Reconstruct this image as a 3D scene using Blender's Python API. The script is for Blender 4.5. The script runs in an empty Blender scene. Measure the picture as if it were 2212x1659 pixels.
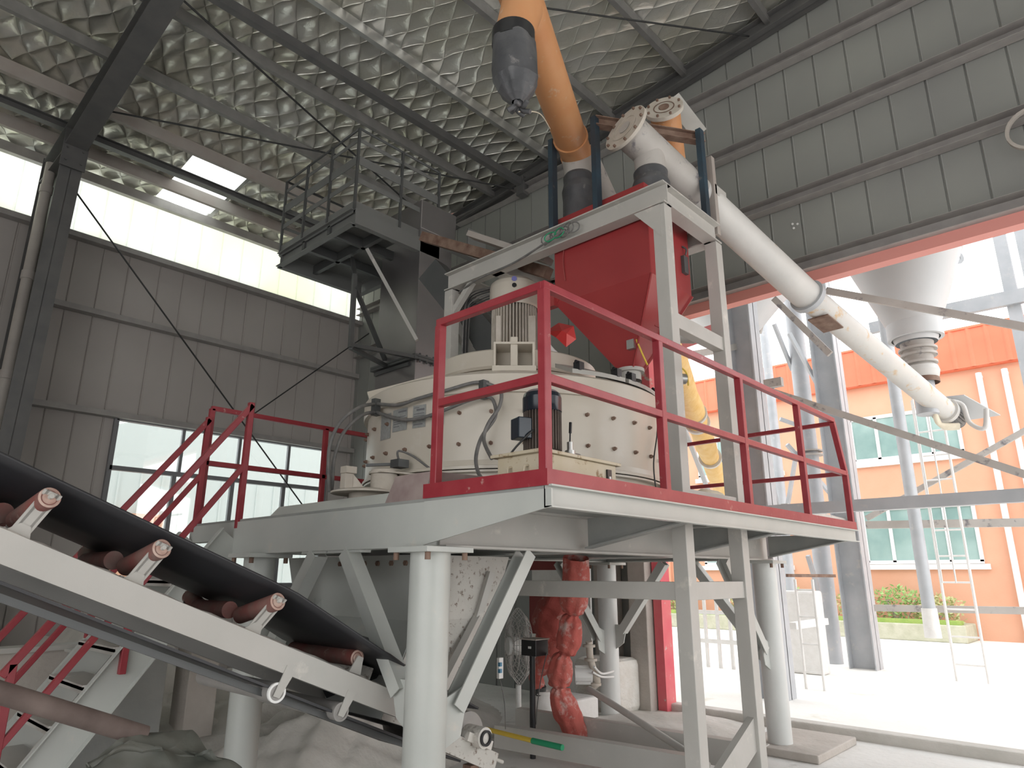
import bpy, math, random
from mathutils import Vector, Matrix
random.seed(7)
S = bpy.context.scene
COL = S.collection
PI = math.pi

# ------------------------------------------------------------------ camera
F = 1467.7; CX = 1106.0; CY = 829.5
YAW, PITCH, ROLL = 0.749284, 0.274376, 0.0025476
CAM = Vector((0, 0, 1.6))
fw = Vector((math.cos(YAW)*math.cos(PITCH), math.sin(YAW)*math.cos(PITCH), math.sin(PITCH)))
rt = Vector((math.sin(YAW), -math.cos(YAW), 0)); upv = rt.cross(fw)
r2 = math.cos(ROLL)*rt + math.sin(ROLL)*upv; u2 = -math.sin(ROLL)*rt + math.cos(ROLL)*upv
cd = bpy.data.cameras.new('camera'); cam = bpy.data.objects.new('camera', cd); COL.objects.link(cam)
cd.sensor_width = 36; cd.lens = F*36/2212; cd.clip_start = 0.05; cd.clip_end = 300
m3 = Matrix((r2, u2, -fw)).transposed()
cam.matrix_world = Matrix.Translation(CAM) @ m3.to_4x4()
S.camera = cam

# ------------------------------------------------------------------ light
w = bpy.data.worlds.new('overcast_sky'); S.world = w; w.use_nodes = True
nt = w.node_tree; nt.nodes.clear()
bg = nt.nodes.new('ShaderNodeBackground'); wo = nt.nodes.new('ShaderNodeOutputWorld')
tc = nt.nodes.new('ShaderNodeTexCoord'); sx = nt.nodes.new('ShaderNodeSeparateXYZ'); cr = nt.nodes.new('ShaderNodeValToRGB')
nt.links.new(tc.outputs['Generated'], sx.inputs[0]); nt.links.new(sx.outputs[2], cr.inputs[0])
cr.color_ramp.elements[0].position = 0.0; cr.color_ramp.elements[0].color = (.97, .96, .95, 1)
cr.color_ramp.elements[1].position = 0.6; cr.color_ramp.elements[1].color = (.93, .97, 1, 1)
nt.links.new(cr.outputs[0], bg.inputs[0]); bg.inputs[1].default_value = 3.1
nt.links.new(bg.outputs[0], wo.inputs[0])
S.view_settings.view_transform = 'Standard'; S.view_settings.look = 'None'
S.view_settings.gamma = 1; S.view_settings.use_curve_mapping = False
S.view_settings.exposure = 0.0

# ------------------------------------------------------------------ helpers
def ray(x, y):
    return r2*((x-CX)/F) - u2*((y-CY)/F) + fw
def on(x, y, ax, v):            # the point where a sight line meets the plane axis = v
    r = ray(x, y); return CAM + r*((v-CAM[ax])/r[ax])
def dep(x, y, d):
    return CAM + ray(x, y)*d
V = Vector

class MB:
    def __init__(s): s.v = []; s.f = []; s.sm = []
    def add(s, vs, fs, sm=False):
        o = len(s.v); s.v += [tuple(a) for a in vs]
        for f in fs: s.f.append([i+o for i in f]); s.sm.append(sm)
        return s
    def box(s, x0, x1, y0, y1, z0, z1):
        return s.add([(x0,y0,z0),(x1,y0,z0),(x1,y1,z0),(x0,y1,z0),(x0,y0,z1),(x1,y0,z1),(x1,y1,z1),(x0,y1,z1)],
                     [(3,2,1,0),(4,5,6,7),(0,1,5,4),(1,2,6,5),(2,3,7,6),(3,0,4,7)])
    def bar(s, p, q, w, h, up=(0,0,1), off=(0,0)):
        p = V(p); q = V(q); d = (q-p).normalized(); up = V(up)
        if abs(d.dot(up)) > .98: up = V((0,1,0))
        a = d.cross(up).normalized(); b = a.cross(d).normalized()
        p = p + a*off[0] + b*off[1]; q = q + a*off[0] + b*off[1]
        vs = [o + a*sx_*w/2 + b*sz*h/2 for o in (p, q) for sx_, sz in ((-1,-1),(1,-1),(1,1),(-1,1))]
        return s.add(vs, [(0,1,2,3),(7,6,5,4),(0,4,5,1),(1,5,6,2),(2,6,7,3),(3,7,4,0)])
    def ibeam(s, p, q, w, h, t=.012, up=(0,0,1)):
        s.bar(p, q, w, t, up, (0, h/2-t/2)); s.bar(p, q, w, t, up, (0, -h/2+t/2)); return s.bar(p, q, t, h-2*t, up)
    def chan(s, p, q, w, h, t=.01, up=(0,0,1), side=1):
        s.bar(p, q, w, t, up, (0, h/2-t/2)); s.bar(p, q, w, t, up, (0, -h/2+t/2)); return s.bar(p, q, t, h-2*t, up, (side*(w/2-t/2), 0))
    def lathe(s, o, ax, prof, n=32, a0=0, a1=2*PI):
        o = V(o); ax = V(ax).normalized(); t = V((0,0,1)) if abs(ax.z) < .9 else V((1,0,0))
        u = ax.cross(t).normalized(); v = ax.cross(u).normalized()
        full = abs(a1-a0-2*PI) < 1e-6; k = n if full else n+1
        for (ra, ta), (rb, tb) in zip(prof[:-1], prof[1:]):
            vs = []
            for r, tt in ((ra, ta), (rb, tb)):
                for i in range(k):
                    a = a0+(a1-a0)*i/n; vs.append(o + ax*tt + (u*math.cos(a)+v*math.sin(a))*r)
            fs = []
            for i in range(n):
                j = (i+1) % k; fs.append((i, j, k+j, k+i))
            s.add(vs, fs, True)
        return s
    def tube(s, p, q, r, r_=None, n=20):
        p = V(p); q = V(q); L = (q-p).length; r_ = r if r_ is None else r_
        return s.lathe(p, q-p, [(0,0),(r,0),(r_,L),(0,L)], n)
    def path(s, pts, r, n=8, sub=6):
        P = [V(p) for p in pts]; R = r if isinstance(r, (list, tuple)) else [r]*len(P)
        if len(P) > 2 and sub > 1:
            Q = []; RR = []
            for i in range(len(P)-1):
                a = P[max(i-1,0)]; b = P[i]; c = P[i+1]; d = P[min(i+2,len(P)-1)]
                for k in range(sub):
                    t = k/sub
                    Q.append(.5*((2*b)+(c-a)*t+(2*a-5*b+4*c-d)*t*t+(3*b-a-3*c+d)*t**3)); RR.append(R[i]+(R[i+1]-R[i])*t)
            Q.append(P[-1]); RR.append(R[-1]); P = Q; R = RR
        vs = []; nrm = None
        for i, p in enumerate(P):
            d = (P[min(i+1,len(P)-1)]-P[max(i-1,0)]).normalized()
            if nrm is None: nrm = d.orthogonal().normalized()
            nrm = (nrm - d*nrm.dot(d)).normalized(); b = d.cross(nrm)
            for k in range(n):
                a = 2*PI*k/n; vs.append(p + (nrm*math.cos(a)+b*math.sin(a))*R[i])
        fs = [(i*n+k, i*n+(k+1)%n, (i+1)*n+(k+1)%n, (i+1)*n+k) for i in range(len(P)-1) for k in range(n)]
        s.add(vs, fs, True)
        s.add(vs[:n], [tuple(range(n-1,-1,-1))]); return s.add(vs[-n:], [tuple(range(n))])
    def prism(s, pts, vec):
        P = [V(p) for p in pts]; v = V(vec); n = len(P)
        return s.add(P+[p+v for p in P], [tuple(range(n-1,-1,-1)), tuple(range(n,2*n))]+[(i,(i+1)%n,n+(i+1)%n,n+i) for i in range(n)])
    def sphere(s, c, r, n=12, m=8, sc=(1,1,1)):
        c = V(c); vs = []; fs = []
        for i in range(m+1):
            th = PI*i/m
            for k in range(n):
                a = 2*PI*k/n; vs.append((c.x+r*sc[0]*math.sin(th)*math.cos(a), c.y+r*sc[1]*math.sin(th)*math.sin(a), c.z+r*sc[2]*math.cos(th)))
        for i in range(m):
            for k in range(n): fs.append((i*n+k, (i+1)*n+k, (i+1)*n+(k+1)%n, i*n+(k+1)%n))
        return s.add(vs, fs, True)

def wloc(o):
    l = V((0,0,0))
    while o is not None: l += o.location; o = o.parent
    return l
def part(name, mb, mat, parent=None, label=None, bev=0, fixn=True):
    used = sorted({i for q in mb.f for i in q}); ix = {a: k for k, a in enumerate(used)}
    if len(used) < len(mb.v):
        mb.v = [mb.v[a] for a in used]; mb.f = [[ix[i] for i in q] for q in mb.f]
    vs = [V(a) for a in mb.v]
    lo = V([min(a[i] for a in vs) for i in range(3)]); hi = V([max(a[i] for a in vs) for i in range(3)])
    c = (lo+hi)/2
    if parent is None: c.z = lo.z
    me = bpy.data.meshes.new(name); me.from_pydata([tuple(a-c) for a in vs], [], mb.f)
    me.polygons.foreach_set('use_smooth', mb.sm); me.update()
    if fixn and len(vs) < 20000:
        import bmesh
        bm = bmesh.new(); bm.from_mesh(me); bmesh.ops.recalc_face_normals(bm, faces=bm.faces); bm.to_mesh(me); bm.free()
    me.materials.append(mat)
    o = bpy.data.objects.new(name, me); COL.objects.link(o)
    if parent is not None: o.parent = parent; c = c - wloc(parent)
    o.location = c
    if bev:
        b = o.modifiers.new('edge', 'BEVEL'); b.width = bev; b.segments = 2; b.limit_method = 'ANGLE'; b.angle_limit = .7; b.harden_normals = False
    if label: o['label'] = label
    return o
def thing(name, loc, label, cat, group=None):
    o = bpy.data.objects.new(name, None); COL.objects.link(o); o.location = loc; o.empty_display_size = .1
    o['label'] = label; o['category'] = cat
    if group: o['group'] = group
    return o
def tag(o, label, cat, group=None, kind=None):
    o['label'] = label; o['category'] = cat
    if group: o['group'] = group
    if kind: o['kind'] = kind
    return o
def struct(name, mb, mat, bev=0, label=None):
    o = part(name, mb, mat, None, label, bev); o['kind'] = 'structure'; return o
def copy_tree(o, parent=None):
    c = o.copy(); COL.objects.link(c); c.parent = parent
    for ch in o.children: copy_tree(ch, c)
    return c

def mat(name, col, rough=.6, metal=0, col2=None, scale=4, amt=.5, bump=0, bscale=30, col3=None, s3=12, lo3=.6, hi3=.7, spec=.5, coat=0, stretch=(1,1,1)):
    m = bpy.data.materials.new(name); m.use_nodes = True; n = m.node_tree; p = n.nodes['Principled BSDF']
    p.inputs['Roughness'].default_value = rough; p.inputs['Metallic'].default_value = metal
    p.inputs['Specular IOR Level'].default_value = spec; p.inputs['Coat Weight'].default_value = coat
    p.inputs['Base Color'].default_value = (*col, 1)
    geo = n.nodes.new('ShaderNodeNewGeometry'); mp = n.nodes.new('ShaderNodeMapping')
    n.links.new(geo.outputs['Position'], mp.inputs[0]); mp.inputs['Scale'].default_value = stretch
    last = None
    if col2:
        no = n.nodes.new('ShaderNodeTexNoise'); no.inputs['Scale'].default_value = scale; no.inputs['Detail'].default_value = 6
        n.links.new(mp.outputs[0], no.inputs[0])
        r = n.nodes.new('ShaderNodeValToRGB'); r.color_ramp.elements[0].position = .5-amt*.3; r.color_ramp.elements[1].position = .5+amt*.3
        r.color_ramp.elements[0].color = (*col, 1); r.color_ramp.elements[1].color = (*col2, 1)
        n.links.new(no.outputs[0], r.inputs[0]); last = r.outputs[0]
    if col3:
        no = n.nodes.new('ShaderNodeTexNoise'); no.inputs['Scale'].default_value = s3; no.inputs['Detail'].default_value = 8; no.inputs['Roughness'].default_value = .65
        n.links.new(mp.outputs[0], no.inputs[0])
        r = n.nodes.new('ShaderNodeValToRGB'); r.color_ramp.elements[0].position = lo3; r.color_ramp.elements[1].position = hi3
        n.links.new(no.outputs[0], r.inputs[0])
        mx = n.nodes.new('ShaderNodeMix'); mx.data_type = 'RGBA'
        n.links.new(r.outputs[0], mx.inputs[0])
        if last: n.links.new(last, mx.inputs[6])
        else: mx.inputs[6].default_value = (*col, 1)
        mx.inputs[7].default_value = (*col3, 1); last = mx.outputs[2]
    if last: n.links.new(last, p.inputs['Base Color'])
    if bump:
        no = n.nodes.new('ShaderNodeTexNoise'); no.inputs['Scale'].default_value = bscale; no.inputs['Detail'].default_value = 5
        n.links.new(mp.outputs[0], no.inputs[0])
        b = n.nodes.new('ShaderNodeBump'); b.inputs['Strength'].default_value = bump; b.inputs['Distance'].default_value = .02
        n.links.new(no.outputs[0], b.inputs['Height']); n.links.new(b.outputs[0], p.inputs['Normal'])
    return m

M = {}
M['grey'] = mat('grey_paint', (.45,.465,.44), .36, 0, (.51,.52,.49), 3, .8, .05, 20, (.55,.52,.47), 6, .62, .75)
M['greyl'] = mat('pale_grey_paint', (.43,.42,.39), .5, 0, (.50,.48,.45), 3, .8, .06, 20, (.66,.62,.56), 5, .6, .75)
M['deck'] = mat('deck_plate', (.27,.28,.27), .6, 0, (.34,.34,.32), 4, .7, .1, 30)
M['red'] = mat('red_rail_paint', (.28,.025,.038), .35, 0, (.34,.045,.055), 8, .7, .05, 40, (.50,.30,.27), 14, .64, .75)
M['hopper'] = mat('hopper_red_paint', (.30,.035,.038), .3, 0, (.36,.05,.05), 2, .8, .05, 8, (.45,.14,.12), 9, .68, .8)
M['cream'] = mat('mixer_cream_paint', (.56,.51,.43), .28, 0, (.60,.55,.48), 2.5, .7, .02, 8, (.62,.58,.52), 5, .6, .8)
M['creamd'] = mat('dusty_cream', (.50,.45,.38), .7, 0, (.58,.53,.47), 9, .6, .15, 40)
M['tank'] = mat('stained_tank_paint', (.55,.49,.38), .5, 0, (.50,.43,.30), 9, .8, .08, 40, (.25,.16,.07), 12, .55, .64)
M['dark'] = mat('dark_steel', (.075,.08,.08), .45, .2, (.10,.10,.10), 3, .8, .06, 20, (.2,.19,.18), 9, .66, .8)
M['elev'] = mat('elevator_steel', (.26,.25,.25), .36, .75, (.34,.32,.32), 1.5, .9, .04, 8, (.35,.33,.32), 14, .68, .8)
M['platd'] = mat('platform_grey', (.19,.195,.19), .5, .1, (.17,.17,.165), 3, .8, .05, 20)
M['purlin'] = mat('purlin_steel', (.20,.195,.19), .5, .3, (.28,.27,.26), 5, .8, .06, 20)
M['purlind'] = mat('primer_beam', (.34,.29,.26), .7, 0, (.40,.37,.34), 3, .7, .05, 30)
M['frame'] = mat('portal_frame_paint', (.10,.10,.10), .5, .1, (.14,.135,.13), 4, .8, .05, 20)
M['galv'] = mat('galvanised', (.45,.45,.44), .4, .8, (.55,.55,.53), 6, .7)
M['wallL'] = mat('wall_panel_grey', (.40,.365,.345), .6, 0, (.47,.435,.41), .8, .8, .03, 6)
M['wallG'] = mat('gable_panel_grey', (.25,.25,.24), .6, 0, (.30,.305,.28), .8, .8, .03, 6)
M['girt'] = mat('girt_steel', (.30,.28,.27), .55, .1, (.38,.36,.34), 6, .8)
M['concrete'] = mat('floor_concrete', (.62,.60,.57), .9, 0, (.76,.74,.71), 1.2, .9, .4, 14, (.40,.38,.35), 3, .6, .75)
M['yard'] = mat('yard_ground', (.80,.77,.71), .95, 0, (.88,.87,.84), .7, .9, .4, 10, (.66,.62,.50), 1.3, .6, .75)
M['dust'] = mat('powder_dust', (.46,.44,.40), .95, 0, (.60,.57,.53), 3, .8, .6, 14)
M['rubber'] = mat('belt_rubber', (.022,.022,.026), .5, 0, (.035,.035,.038), 4, .8, .03, 20)
M['roller'] = mat('worn_red_roller', (.22,.06,.05), .55, .1, (.20,.14,.12), 10, .8, .1, 40, (.38,.28,.24), 12, .6, .72)
M['rollg'] = mat('grey_roller', (.27,.26,.25), .5, .2, (.35,.33,.31), 8, .8)
M['orange'] = mat('orange_pipe_paint', (.58,.25,.10), .5, 0, (.62,.32,.15), 3, .8, .04, 20, (.62,.50,.38), 7, .62, .75)
M['conv'] = mat('dusty_grey_pipe', (.56,.55,.53), .5, 0, (.66,.64,.61), 3, .8, .08, 20, (.52,.36,.20), 5, .63, .75)
M['convw'] = mat('white_dusty_steel', (.42,.39,.36), .55, 0, (.50,.47,.44), 4, .8, .08, 20, (.20,.19,.20), 6, .56, .66)
M['boot'] = mat('black_boot_fabric', (.045,.047,.052), .45, 0, (.11,.11,.115), 6, .9, .3, 18, (.30,.28,.27), 10, .62, .78)
M['yellow'] = mat('yellow_wrap_fabric', (.80,.50,.16), .6, 0, (.88,.62,.28), 8, .8, .5, 22)
M['black'] = mat('black_plastic', (.015,.015,.017), .35)
M['navy'] = mat('navy_motor_paint', (.012,.018,.028), .2, 0, (.02,.03,.04), 6, .7)
M['fins'] = mat('brown_dusty_fins', (.085,.065,.055), .6, 0, (.16,.13,.11), 10, .8)
M['hose'] = mat('grey_rubber_hose', (.10,.10,.10), .5, 0, (.20,.19,.18), 15, .8)
M['cable'] = mat('cable_black', (.03,.03,.03), .5)
M['white'] = mat('white_paint', (.80,.80,.78), .5)
M['whited'] = mat('dusty_white', (.72,.70,.67), .7, 0, (.80,.78,.76), 8, .8, .2, 30)
M['rust'] = mat('rusty_steel', (.13,.065,.045), .8, .1, (.30,.21,.16), 9, .9, .2, 40)
M['blue'] = mat('worn_blue_steel', (.03,.036,.045), .5, .1, (.03,.065,.095), 5, .9, .1, 20, (.25,.20,.16), 6, .62, .72)
M['redfab'] = mat('red_canvas', (.46,.085,.07), .8, 0, (.54,.15,.12), 6, .9, .5, 25, (.62,.44,.40), 9, .52, .68)
M['redfab2'] = mat('dark_red_canvas', (.30,.05,.04), .8, 0, (.40,.09,.07), 6, .9, .5, 25, (.52,.34,.30), 9, .58, .74)
M['maroon'] = mat('maroon_paint', (.30,.05,.05), .5, 0, (.36,.08,.07), 4, .8)
M['facade'] = mat('salmon_render', (.66,.33,.21), .85, 0, (.72,.40,.27), .8, .9, .1, 20)
M['fascia'] = mat('orange_metal_parapet', (.72,.16,.08), .5, 0, (.78,.21,.11), 1, .8)
M['silo'] = mat('silo_grey_paint', (.52,.53,.535), .5, 0, (.58,.58,.58), 2, .8, .03, 10)
M['steelo'] = mat('outdoor_grey_steel', (.40,.42,.44), .5, .1, (.50,.51,.53), 3, .8, .05, 20, (.58,.56,.53), 5, .6, .75)
M['block'] = mat('rough_plaster', (.62,.58,.52), .95, 0, (.74,.72,.68), 6, .9, .8, 20)
M['conc2'] = mat('concrete_column', (.40,.36,.32), .9, 0, (.50,.46,.42), 4, .9, .4, 20)
M['leaf'] = mat('leaf_green', (.22,.40,.12), .6, 0, (.42,.58,.22), 6, .9)
M['leafp'] = mat('leaf_reddish', (.58,.46,.26), .6, 0, (.40,.54,.22), 9, .9)
M['grass'] = mat('grass_green', (.24,.38,.08), .9, 0, (.40,.48,.14), 6, .9, .6, 30)
M['stone'] = mat('mossy_stone', (.42,.42,.30), .9, 0, (.58,.56,.45), 5, .9, .6, 15)
M['rend'] = mat('roller_end_dusty', (.42,.25,.20), .7, 0, (.52,.40,.34), 30, .8)
M['pipeb'] = mat('dusty_brown_pipe', (.075,.052,.045), .8, 0, (.17,.13,.115), 7, .8, .1, 30)
M['mud'] = mat('splattered_steel', (.50,.48,.44), .6, 0, (.56,.54,.50), 6, .8, .15, 30, (.16,.11,.08), 26, .56, .66)
M['sack'] = mat('woven_sack', (.68,.60,.46), .8, 0, (.76,.70,.58), 7, .8, .3, 20)
M['yell'] = mat('yellow_plastic', (.72,.50,.06), .5)
M['green'] = mat('green_tape', (.02,.30,.14), .5)
M['plastic'] = mat('dusty_clear_plastic', (.62,.62,.60), .3, 0, (.70,.70,.68), 8, .8, .5, 14)
M['tarp'] = mat('grey_green_sheet', (.055,.06,.05), .55, 0, (.10,.10,.085), 5, .8, .3, 10)
M['label'] = mat('nameplate_silver', (.34,.35,.34), .4, .3, (.42,.43,.42), 40, .5)
M['outwall'] = mat('pale_ribbed_wall', (.66,.68,.67), .6)
M['sticker'] = mat('blue_sticker', (.18,.18,.45), .4)
M['dirtcap'] = mat('dust_cap', (.30,.25,.26), .8, 0, (.20,.18,.19), 9, .8)

def transmat(name, col, tfac=.5):
    m = bpy.data.materials.new(name); m.use_nodes = True; n = m.node_tree; n.nodes.clear()
    o = n.nodes.new('ShaderNodeOutputMaterial'); mx = n.nodes.new('ShaderNodeMixShader'); d = n.nodes.new('ShaderNodeBsdfDiffuse'); t = n.nodes.new('ShaderNodeBsdfTranslucent')
    no = n.nodes.new('ShaderNodeTexNoise'); g = n.nodes.new('ShaderNodeNewGeometry'); n.links.new(g.outputs['Position'], no.inputs[0]); no.inputs['Scale'].default_value = .8
    r = n.nodes.new('ShaderNodeValToRGB'); r.color_ramp.elements[0].position = .4; r.color_ramp.elements[1].position = .62
    r.color_ramp.elements[0].color = (*col, 1); r.color_ramp.elements[1].color = (col[0], col[1], col[2]*.90, 1)
    n.links.new(no.outputs[0], r.inputs[0])
    for s_ in (d, t): n.links.new(r.outputs[0], s_.inputs[0])
    mx.inputs[0].default_value = tfac; n.links.new(d.outputs[0], mx.inputs[1]); n.links.new(t.outputs[0], mx.inputs[2]); n.links.new(mx.outputs[0], o.inputs[0]); return m
M['fibre'] = transmat('translucent_fibreglass', (.84,.86,.82), .8)
M['skyl'] = transmat('skylight_panel', (.96,.98,1), .9)

def glassmat(name, tint, refl=.12):
    m = bpy.data.materials.new(name); m.use_nodes = True; n = m.node_tree; n.nodes.clear()
    o = n.nodes.new('ShaderNodeOutputMaterial'); mx = n.nodes.new('ShaderNodeMixShader'); t = n.nodes.new('ShaderNodeBsdfTransparent'); g = n.nodes.new('ShaderNodeBsdfGlossy')
    t.inputs[0].default_value = (*tint, 1); g.inputs['Roughness'].default_value = .03; mx.inputs[0].default_value = refl
    n.links.new(t.outputs[0], mx.inputs[1]); n.links.new(g.outputs[0], mx.inputs[2]); n.links.new(mx.outputs[0], o.inputs[0]); return m
M['glass'] = glassmat('window_glass', (.93,.97,.96))
M['glassg'] = mat('green_tinted_glass', (.20,.31,.29), .08, 0, (.34,.46,.43), .9, .6)
M['wire'] = mat('wire_mesh', (.55,.54,.52), .4, .5)

# foil roof lining
def foilmat():
    m = bpy.data.materials.new('quilted_foil'); m.use_nodes = True; n = m.node_tree; p = n.nodes['Principled BSDF']
    p.inputs['Metallic'].default_value = .75; p.inputs['Roughness'].default_value = .30
    g = n.nodes.new('ShaderNodeNewGeometry'); no = n.nodes.new('ShaderNodeTexNoise'); no.inputs['Scale'].default_value = 1.3
    n.links.new(g.outputs['Position'], no.inputs[0]); r = n.nodes.new('ShaderNodeValToRGB')
    r.color_ramp.elements[0].color = (.74,.72,.62,1); r.color_ramp.elements[1].color = (.88,.87,.82,1); r.color_ramp.elements[0].position = .35; r.color_ramp.elements[1].position = .65
    n.links.new(no.outputs[0], r.inputs[0]); n.links.new(r.outputs[0], p.inputs['Base Color'])
    mp = n.nodes.new('ShaderNodeMapping'); mp.inputs['Scale'].default_value = (1, 1, 1); n.links.new(g.outputs['Position'], mp.inputs[0])
    n2 = n.nodes.new('ShaderNodeTexNoise'); n2.inputs['Scale'].default_value = 9; n2.inputs['Detail'].default_value = 6; n2.inputs['Distortion'].default_value = .6
    n.links.new(mp.outputs[0], n2.inputs[0]); b = n.nodes.new('ShaderNodeBump'); b.inputs['Strength'].default_value = .35; b.inputs['Distance'].default_value = .03
    n.links.new(n2.outputs[0], b.inputs['Height'])
    def mt(op, a, b_=None):
        q = n.nodes.new('ShaderNodeMath'); q.operation = op
        for i_, v_ in enumerate((a, b_)):
            if v_ is None: continue
            if isinstance(v_, (int, float)): q.inputs[i_].default_value = v_
            else: n.links.new(v_, q.inputs[i_])
        return q.outputs[0]
    sp = n.nodes.new('ShaderNodeSeparateXYZ'); n.links.new(g.outputs['Position'], sp.inputs[0])
    wv = n.nodes.new('ShaderNodeTexNoise'); wv.inputs['Scale'].default_value = 1.1; n.links.new(g.outputs['Position'], wv.inputs[0])
    wob = mt('MULTIPLY', mt('SUBTRACT', wv.outputs[0], .5), .35)
    px_ = mt('ADD', sp.outputs[0], wob); py_ = sp.outputs[1]; cs = .28
    ua = mt('MULTIPLY', mt('ADD', mt('MULTIPLY', px_, -.866), mt('MULTIPLY', py_, .5)), PI/cs)
    va = mt('MULTIPLY', mt('ADD', mt('MULTIPLY', px_, .866), mt('MULTIPLY', py_, .5)), PI/cs)
    hh = mt('POWER', mt('MULTIPLY', mt('ABSOLUTE', mt('SINE', ua)), mt('ABSOLUTE', mt('SINE', va))), .4)
    b2 = n.nodes.new('ShaderNodeBump'); b2.inputs['Strength'].default_value = 1.0; b2.inputs['Distance'].default_value = .075
    mr = n.nodes.new('ShaderNodeMapRange'); mr.inputs[1].default_value = 5.0; mr.inputs[2].default_value = 8.0; mr.inputs[3].default_value = .28; mr.inputs[4].default_value = 1.0
    n.links.new(sp.outputs[1], mr.inputs[0]); hh = mt('MULTIPLY', hh, mr.outputs[0])
    n.links.new(mt('MULTIPLY', hh, -1), b2.inputs['Height']); n.links.new(b.outputs[0], b2.inputs['Normal']); n.links.new(b2.outputs[0], p.inputs['Normal'])
    return m
M['foil'] = foilmat()

# ------------------------------------------------------------------ building shell
XW, YW = 7.96, 12.0
def roofz(y): return 8.05 + .1*(12-y)
XB, YB = -5.0, -7.0       # far (unseen) ends of the hall

f = MB(); f.box(XB, XW+.02, YB, YW, -.2, 0); struct('floor', f, M['concrete'])
f = MB(); f.box(XW+.02, 60, -30, 40, -.2, .0); struct('ground', f, M['yard'])
f = MB(); f.box(XB, XW+.02, YW+.02, 60, -.25, -.02); struct('ground_side', f, M['yard'])

def ribbed(p0, p1, z0, z1f, inward, pitch=.38, gw=.016, gd=.016, phase=0.1):
    p0 = V(p0); p1 = V(p1); L = (p1-p0).length; d = (p1-p0)/L; nv = V(inward)
    pts = [(0, 0)]; t = phase
    while t < L-gw*2:
        pts += [(t, 0), (t+gw*.3, -gd), (t+gw*.7, -gd), (t+gw, 0), (t+gw*1.6, .006), (t+gw*2.2, 0)]; t += pitch
    pts.append((L, 0)); mb = MB(); vs = []
    for t, o in pts:
        q = p0 + d*t + nv*o; vs += [(q.x, q.y, z0), (q.x, q.y, z1f(q))]
    fs = [(2*i, 2*i+2, 2*i+3, 2*i+1) for i in range(len(pts)-1)]
    mb.add(vs, fs)
    # outer skin
    q0 = p0 - nv*.09; q1 = p1 - nv*.09
    mb.add([(q0.x,q0.y,z0),(q1.x,q1.y,z0),(q1.x,q1.y,z1f(q1)),(q0.x,q0.y,z1f(q0))], [(0,1,2,3)])
    mb.add([(p0.x,p0.y,z0),(p1.x,p1.y,z0),(q1.x,q1.y,z0),(q0.x,q0.y,z0)], [(0,1,2,3)])
    return mb
# left wall with window band and clerestory
WX0, WX1, WZ0, WZ1, WT = 3.50, 7.38, 1.42, 4.03, 3.23
mb = ribbed((XB, YW, 0), (WX0, YW, 0), 0, lambda q: 6.93, (0,-1,0), .40, phase=.3)
for a in (ribbed((WX0, YW, 0), (WX1, YW, 0), WZ1, lambda q: 6.93, (0,-1,0), .40, phase=.3), ribbed((WX0, YW, 0), (WX1, YW, 0), 0, lambda q: WZ0, (0,-1,0), .40, phase=.3), ribbed((WX1, YW, 0), (XW, YW, 0), 0, lambda q: 6.93, (0,-1,0), .40)):
    mb.add(a.v, a.f)
struct('wall_left', mb, M['wallL'])
mb = ribbed((XB, YW, 0), (XW-.02, YW, 0), 6.93, lambda q: 8.05, (0,-1,0), .40, .015, .01, .2)
struct('window_2', mb, M['fibre'])
for i in range(5):
    pass
ztop = lambda q: roofz(q.y)
JY = 4.86
mb = ribbed((XW, YW, 0), (XW, JY, 0), 0, ztop, (-1,0,0), .38)
a = ribbed((XW, JY, 0), (XW, YB, 0), 5.12, ztop, (-1,0,0), .38, phase=.05); mb.add(a.v, a.f)
struct('wall_right', mb, M['wallG'])
f = MB(); f.box(XW-.06, XW+.10, YB, JY+.1, 4.985, 5.12); struct('trim_1', f, mat('salmon_lintel', (.72,.30,.26), .5))
f = MB(); f.box(XW-.02, XW+.16, YB, JY+.6, -.05, .10); struct('trim_2', f, M['dust'], .02)
# unseen walls added behind the viewer to dim the hall; gaps let fill light in
f = MB(); f.box(XB-.1, XB, 4.0, YW, 0, 5.0); f.prism([(XB-.1,YB,5),(XB-.1,YW,5),(XB-.1,YW,8.0),(XB-.1,YB,9.9)], (.1,0,0)); struct('wall_unseen_front', f, M['wallG'])
f = MB(); f.box(XB, 0.5, YB-.1, YB, 0, 10); f.box(0.5, XW, YB-.1, YB, 5.0, 10); struct('wall_unseen_back', f, M['wallG'])
# window frame and panes
fr = MB()
for (a, b) in (((WX0, WZ0), (WX1, WZ0)), ((WX0, WZ1), (WX1, WZ1)), ((WX0, WT), (WX1, WT))):
    fr.bar((a[0], YW-.02, a[1]), (b[0], YW-.02, b[1]), .10, .07)
for x in (WX0, WX1): fr.bar((x, YW-.02, WZ0), (x, YW-.02, WZ1), .07, .10)
ups = [on(387,1000,1,YW).x, on(512,1000,1,YW).x, on(620,1000,1,YW).x]
los = [on(370,1060,1,YW).x, on(496,1080,1,YW).x, on(606,1100,1,YW).x]
for x in ups: fr.bar((x, YW-.02, WT), (x, YW-.02, WZ1), .05, .06)
for x in los: fr.bar((x, YW-.02, WZ0), (x, YW-.02, WT), .07, .06)
wf = struct('window_1', fr, mat('window_frame_steel', (.22,.22,.23), .45, .3))
for xs, z0, z1 in (([WX0]+ups+[WX1], WT, WZ1), ([WX0]+los+[WX1], WZ0, WT)):
    for a, b in zip(xs[:-1], xs[1:]):
        g = MB(); g.box(a+.03, b-.03, YW-.012, YW-.004, z0+.03, z1-.03); part('window_pane', g, M['glass'], wf)

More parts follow.
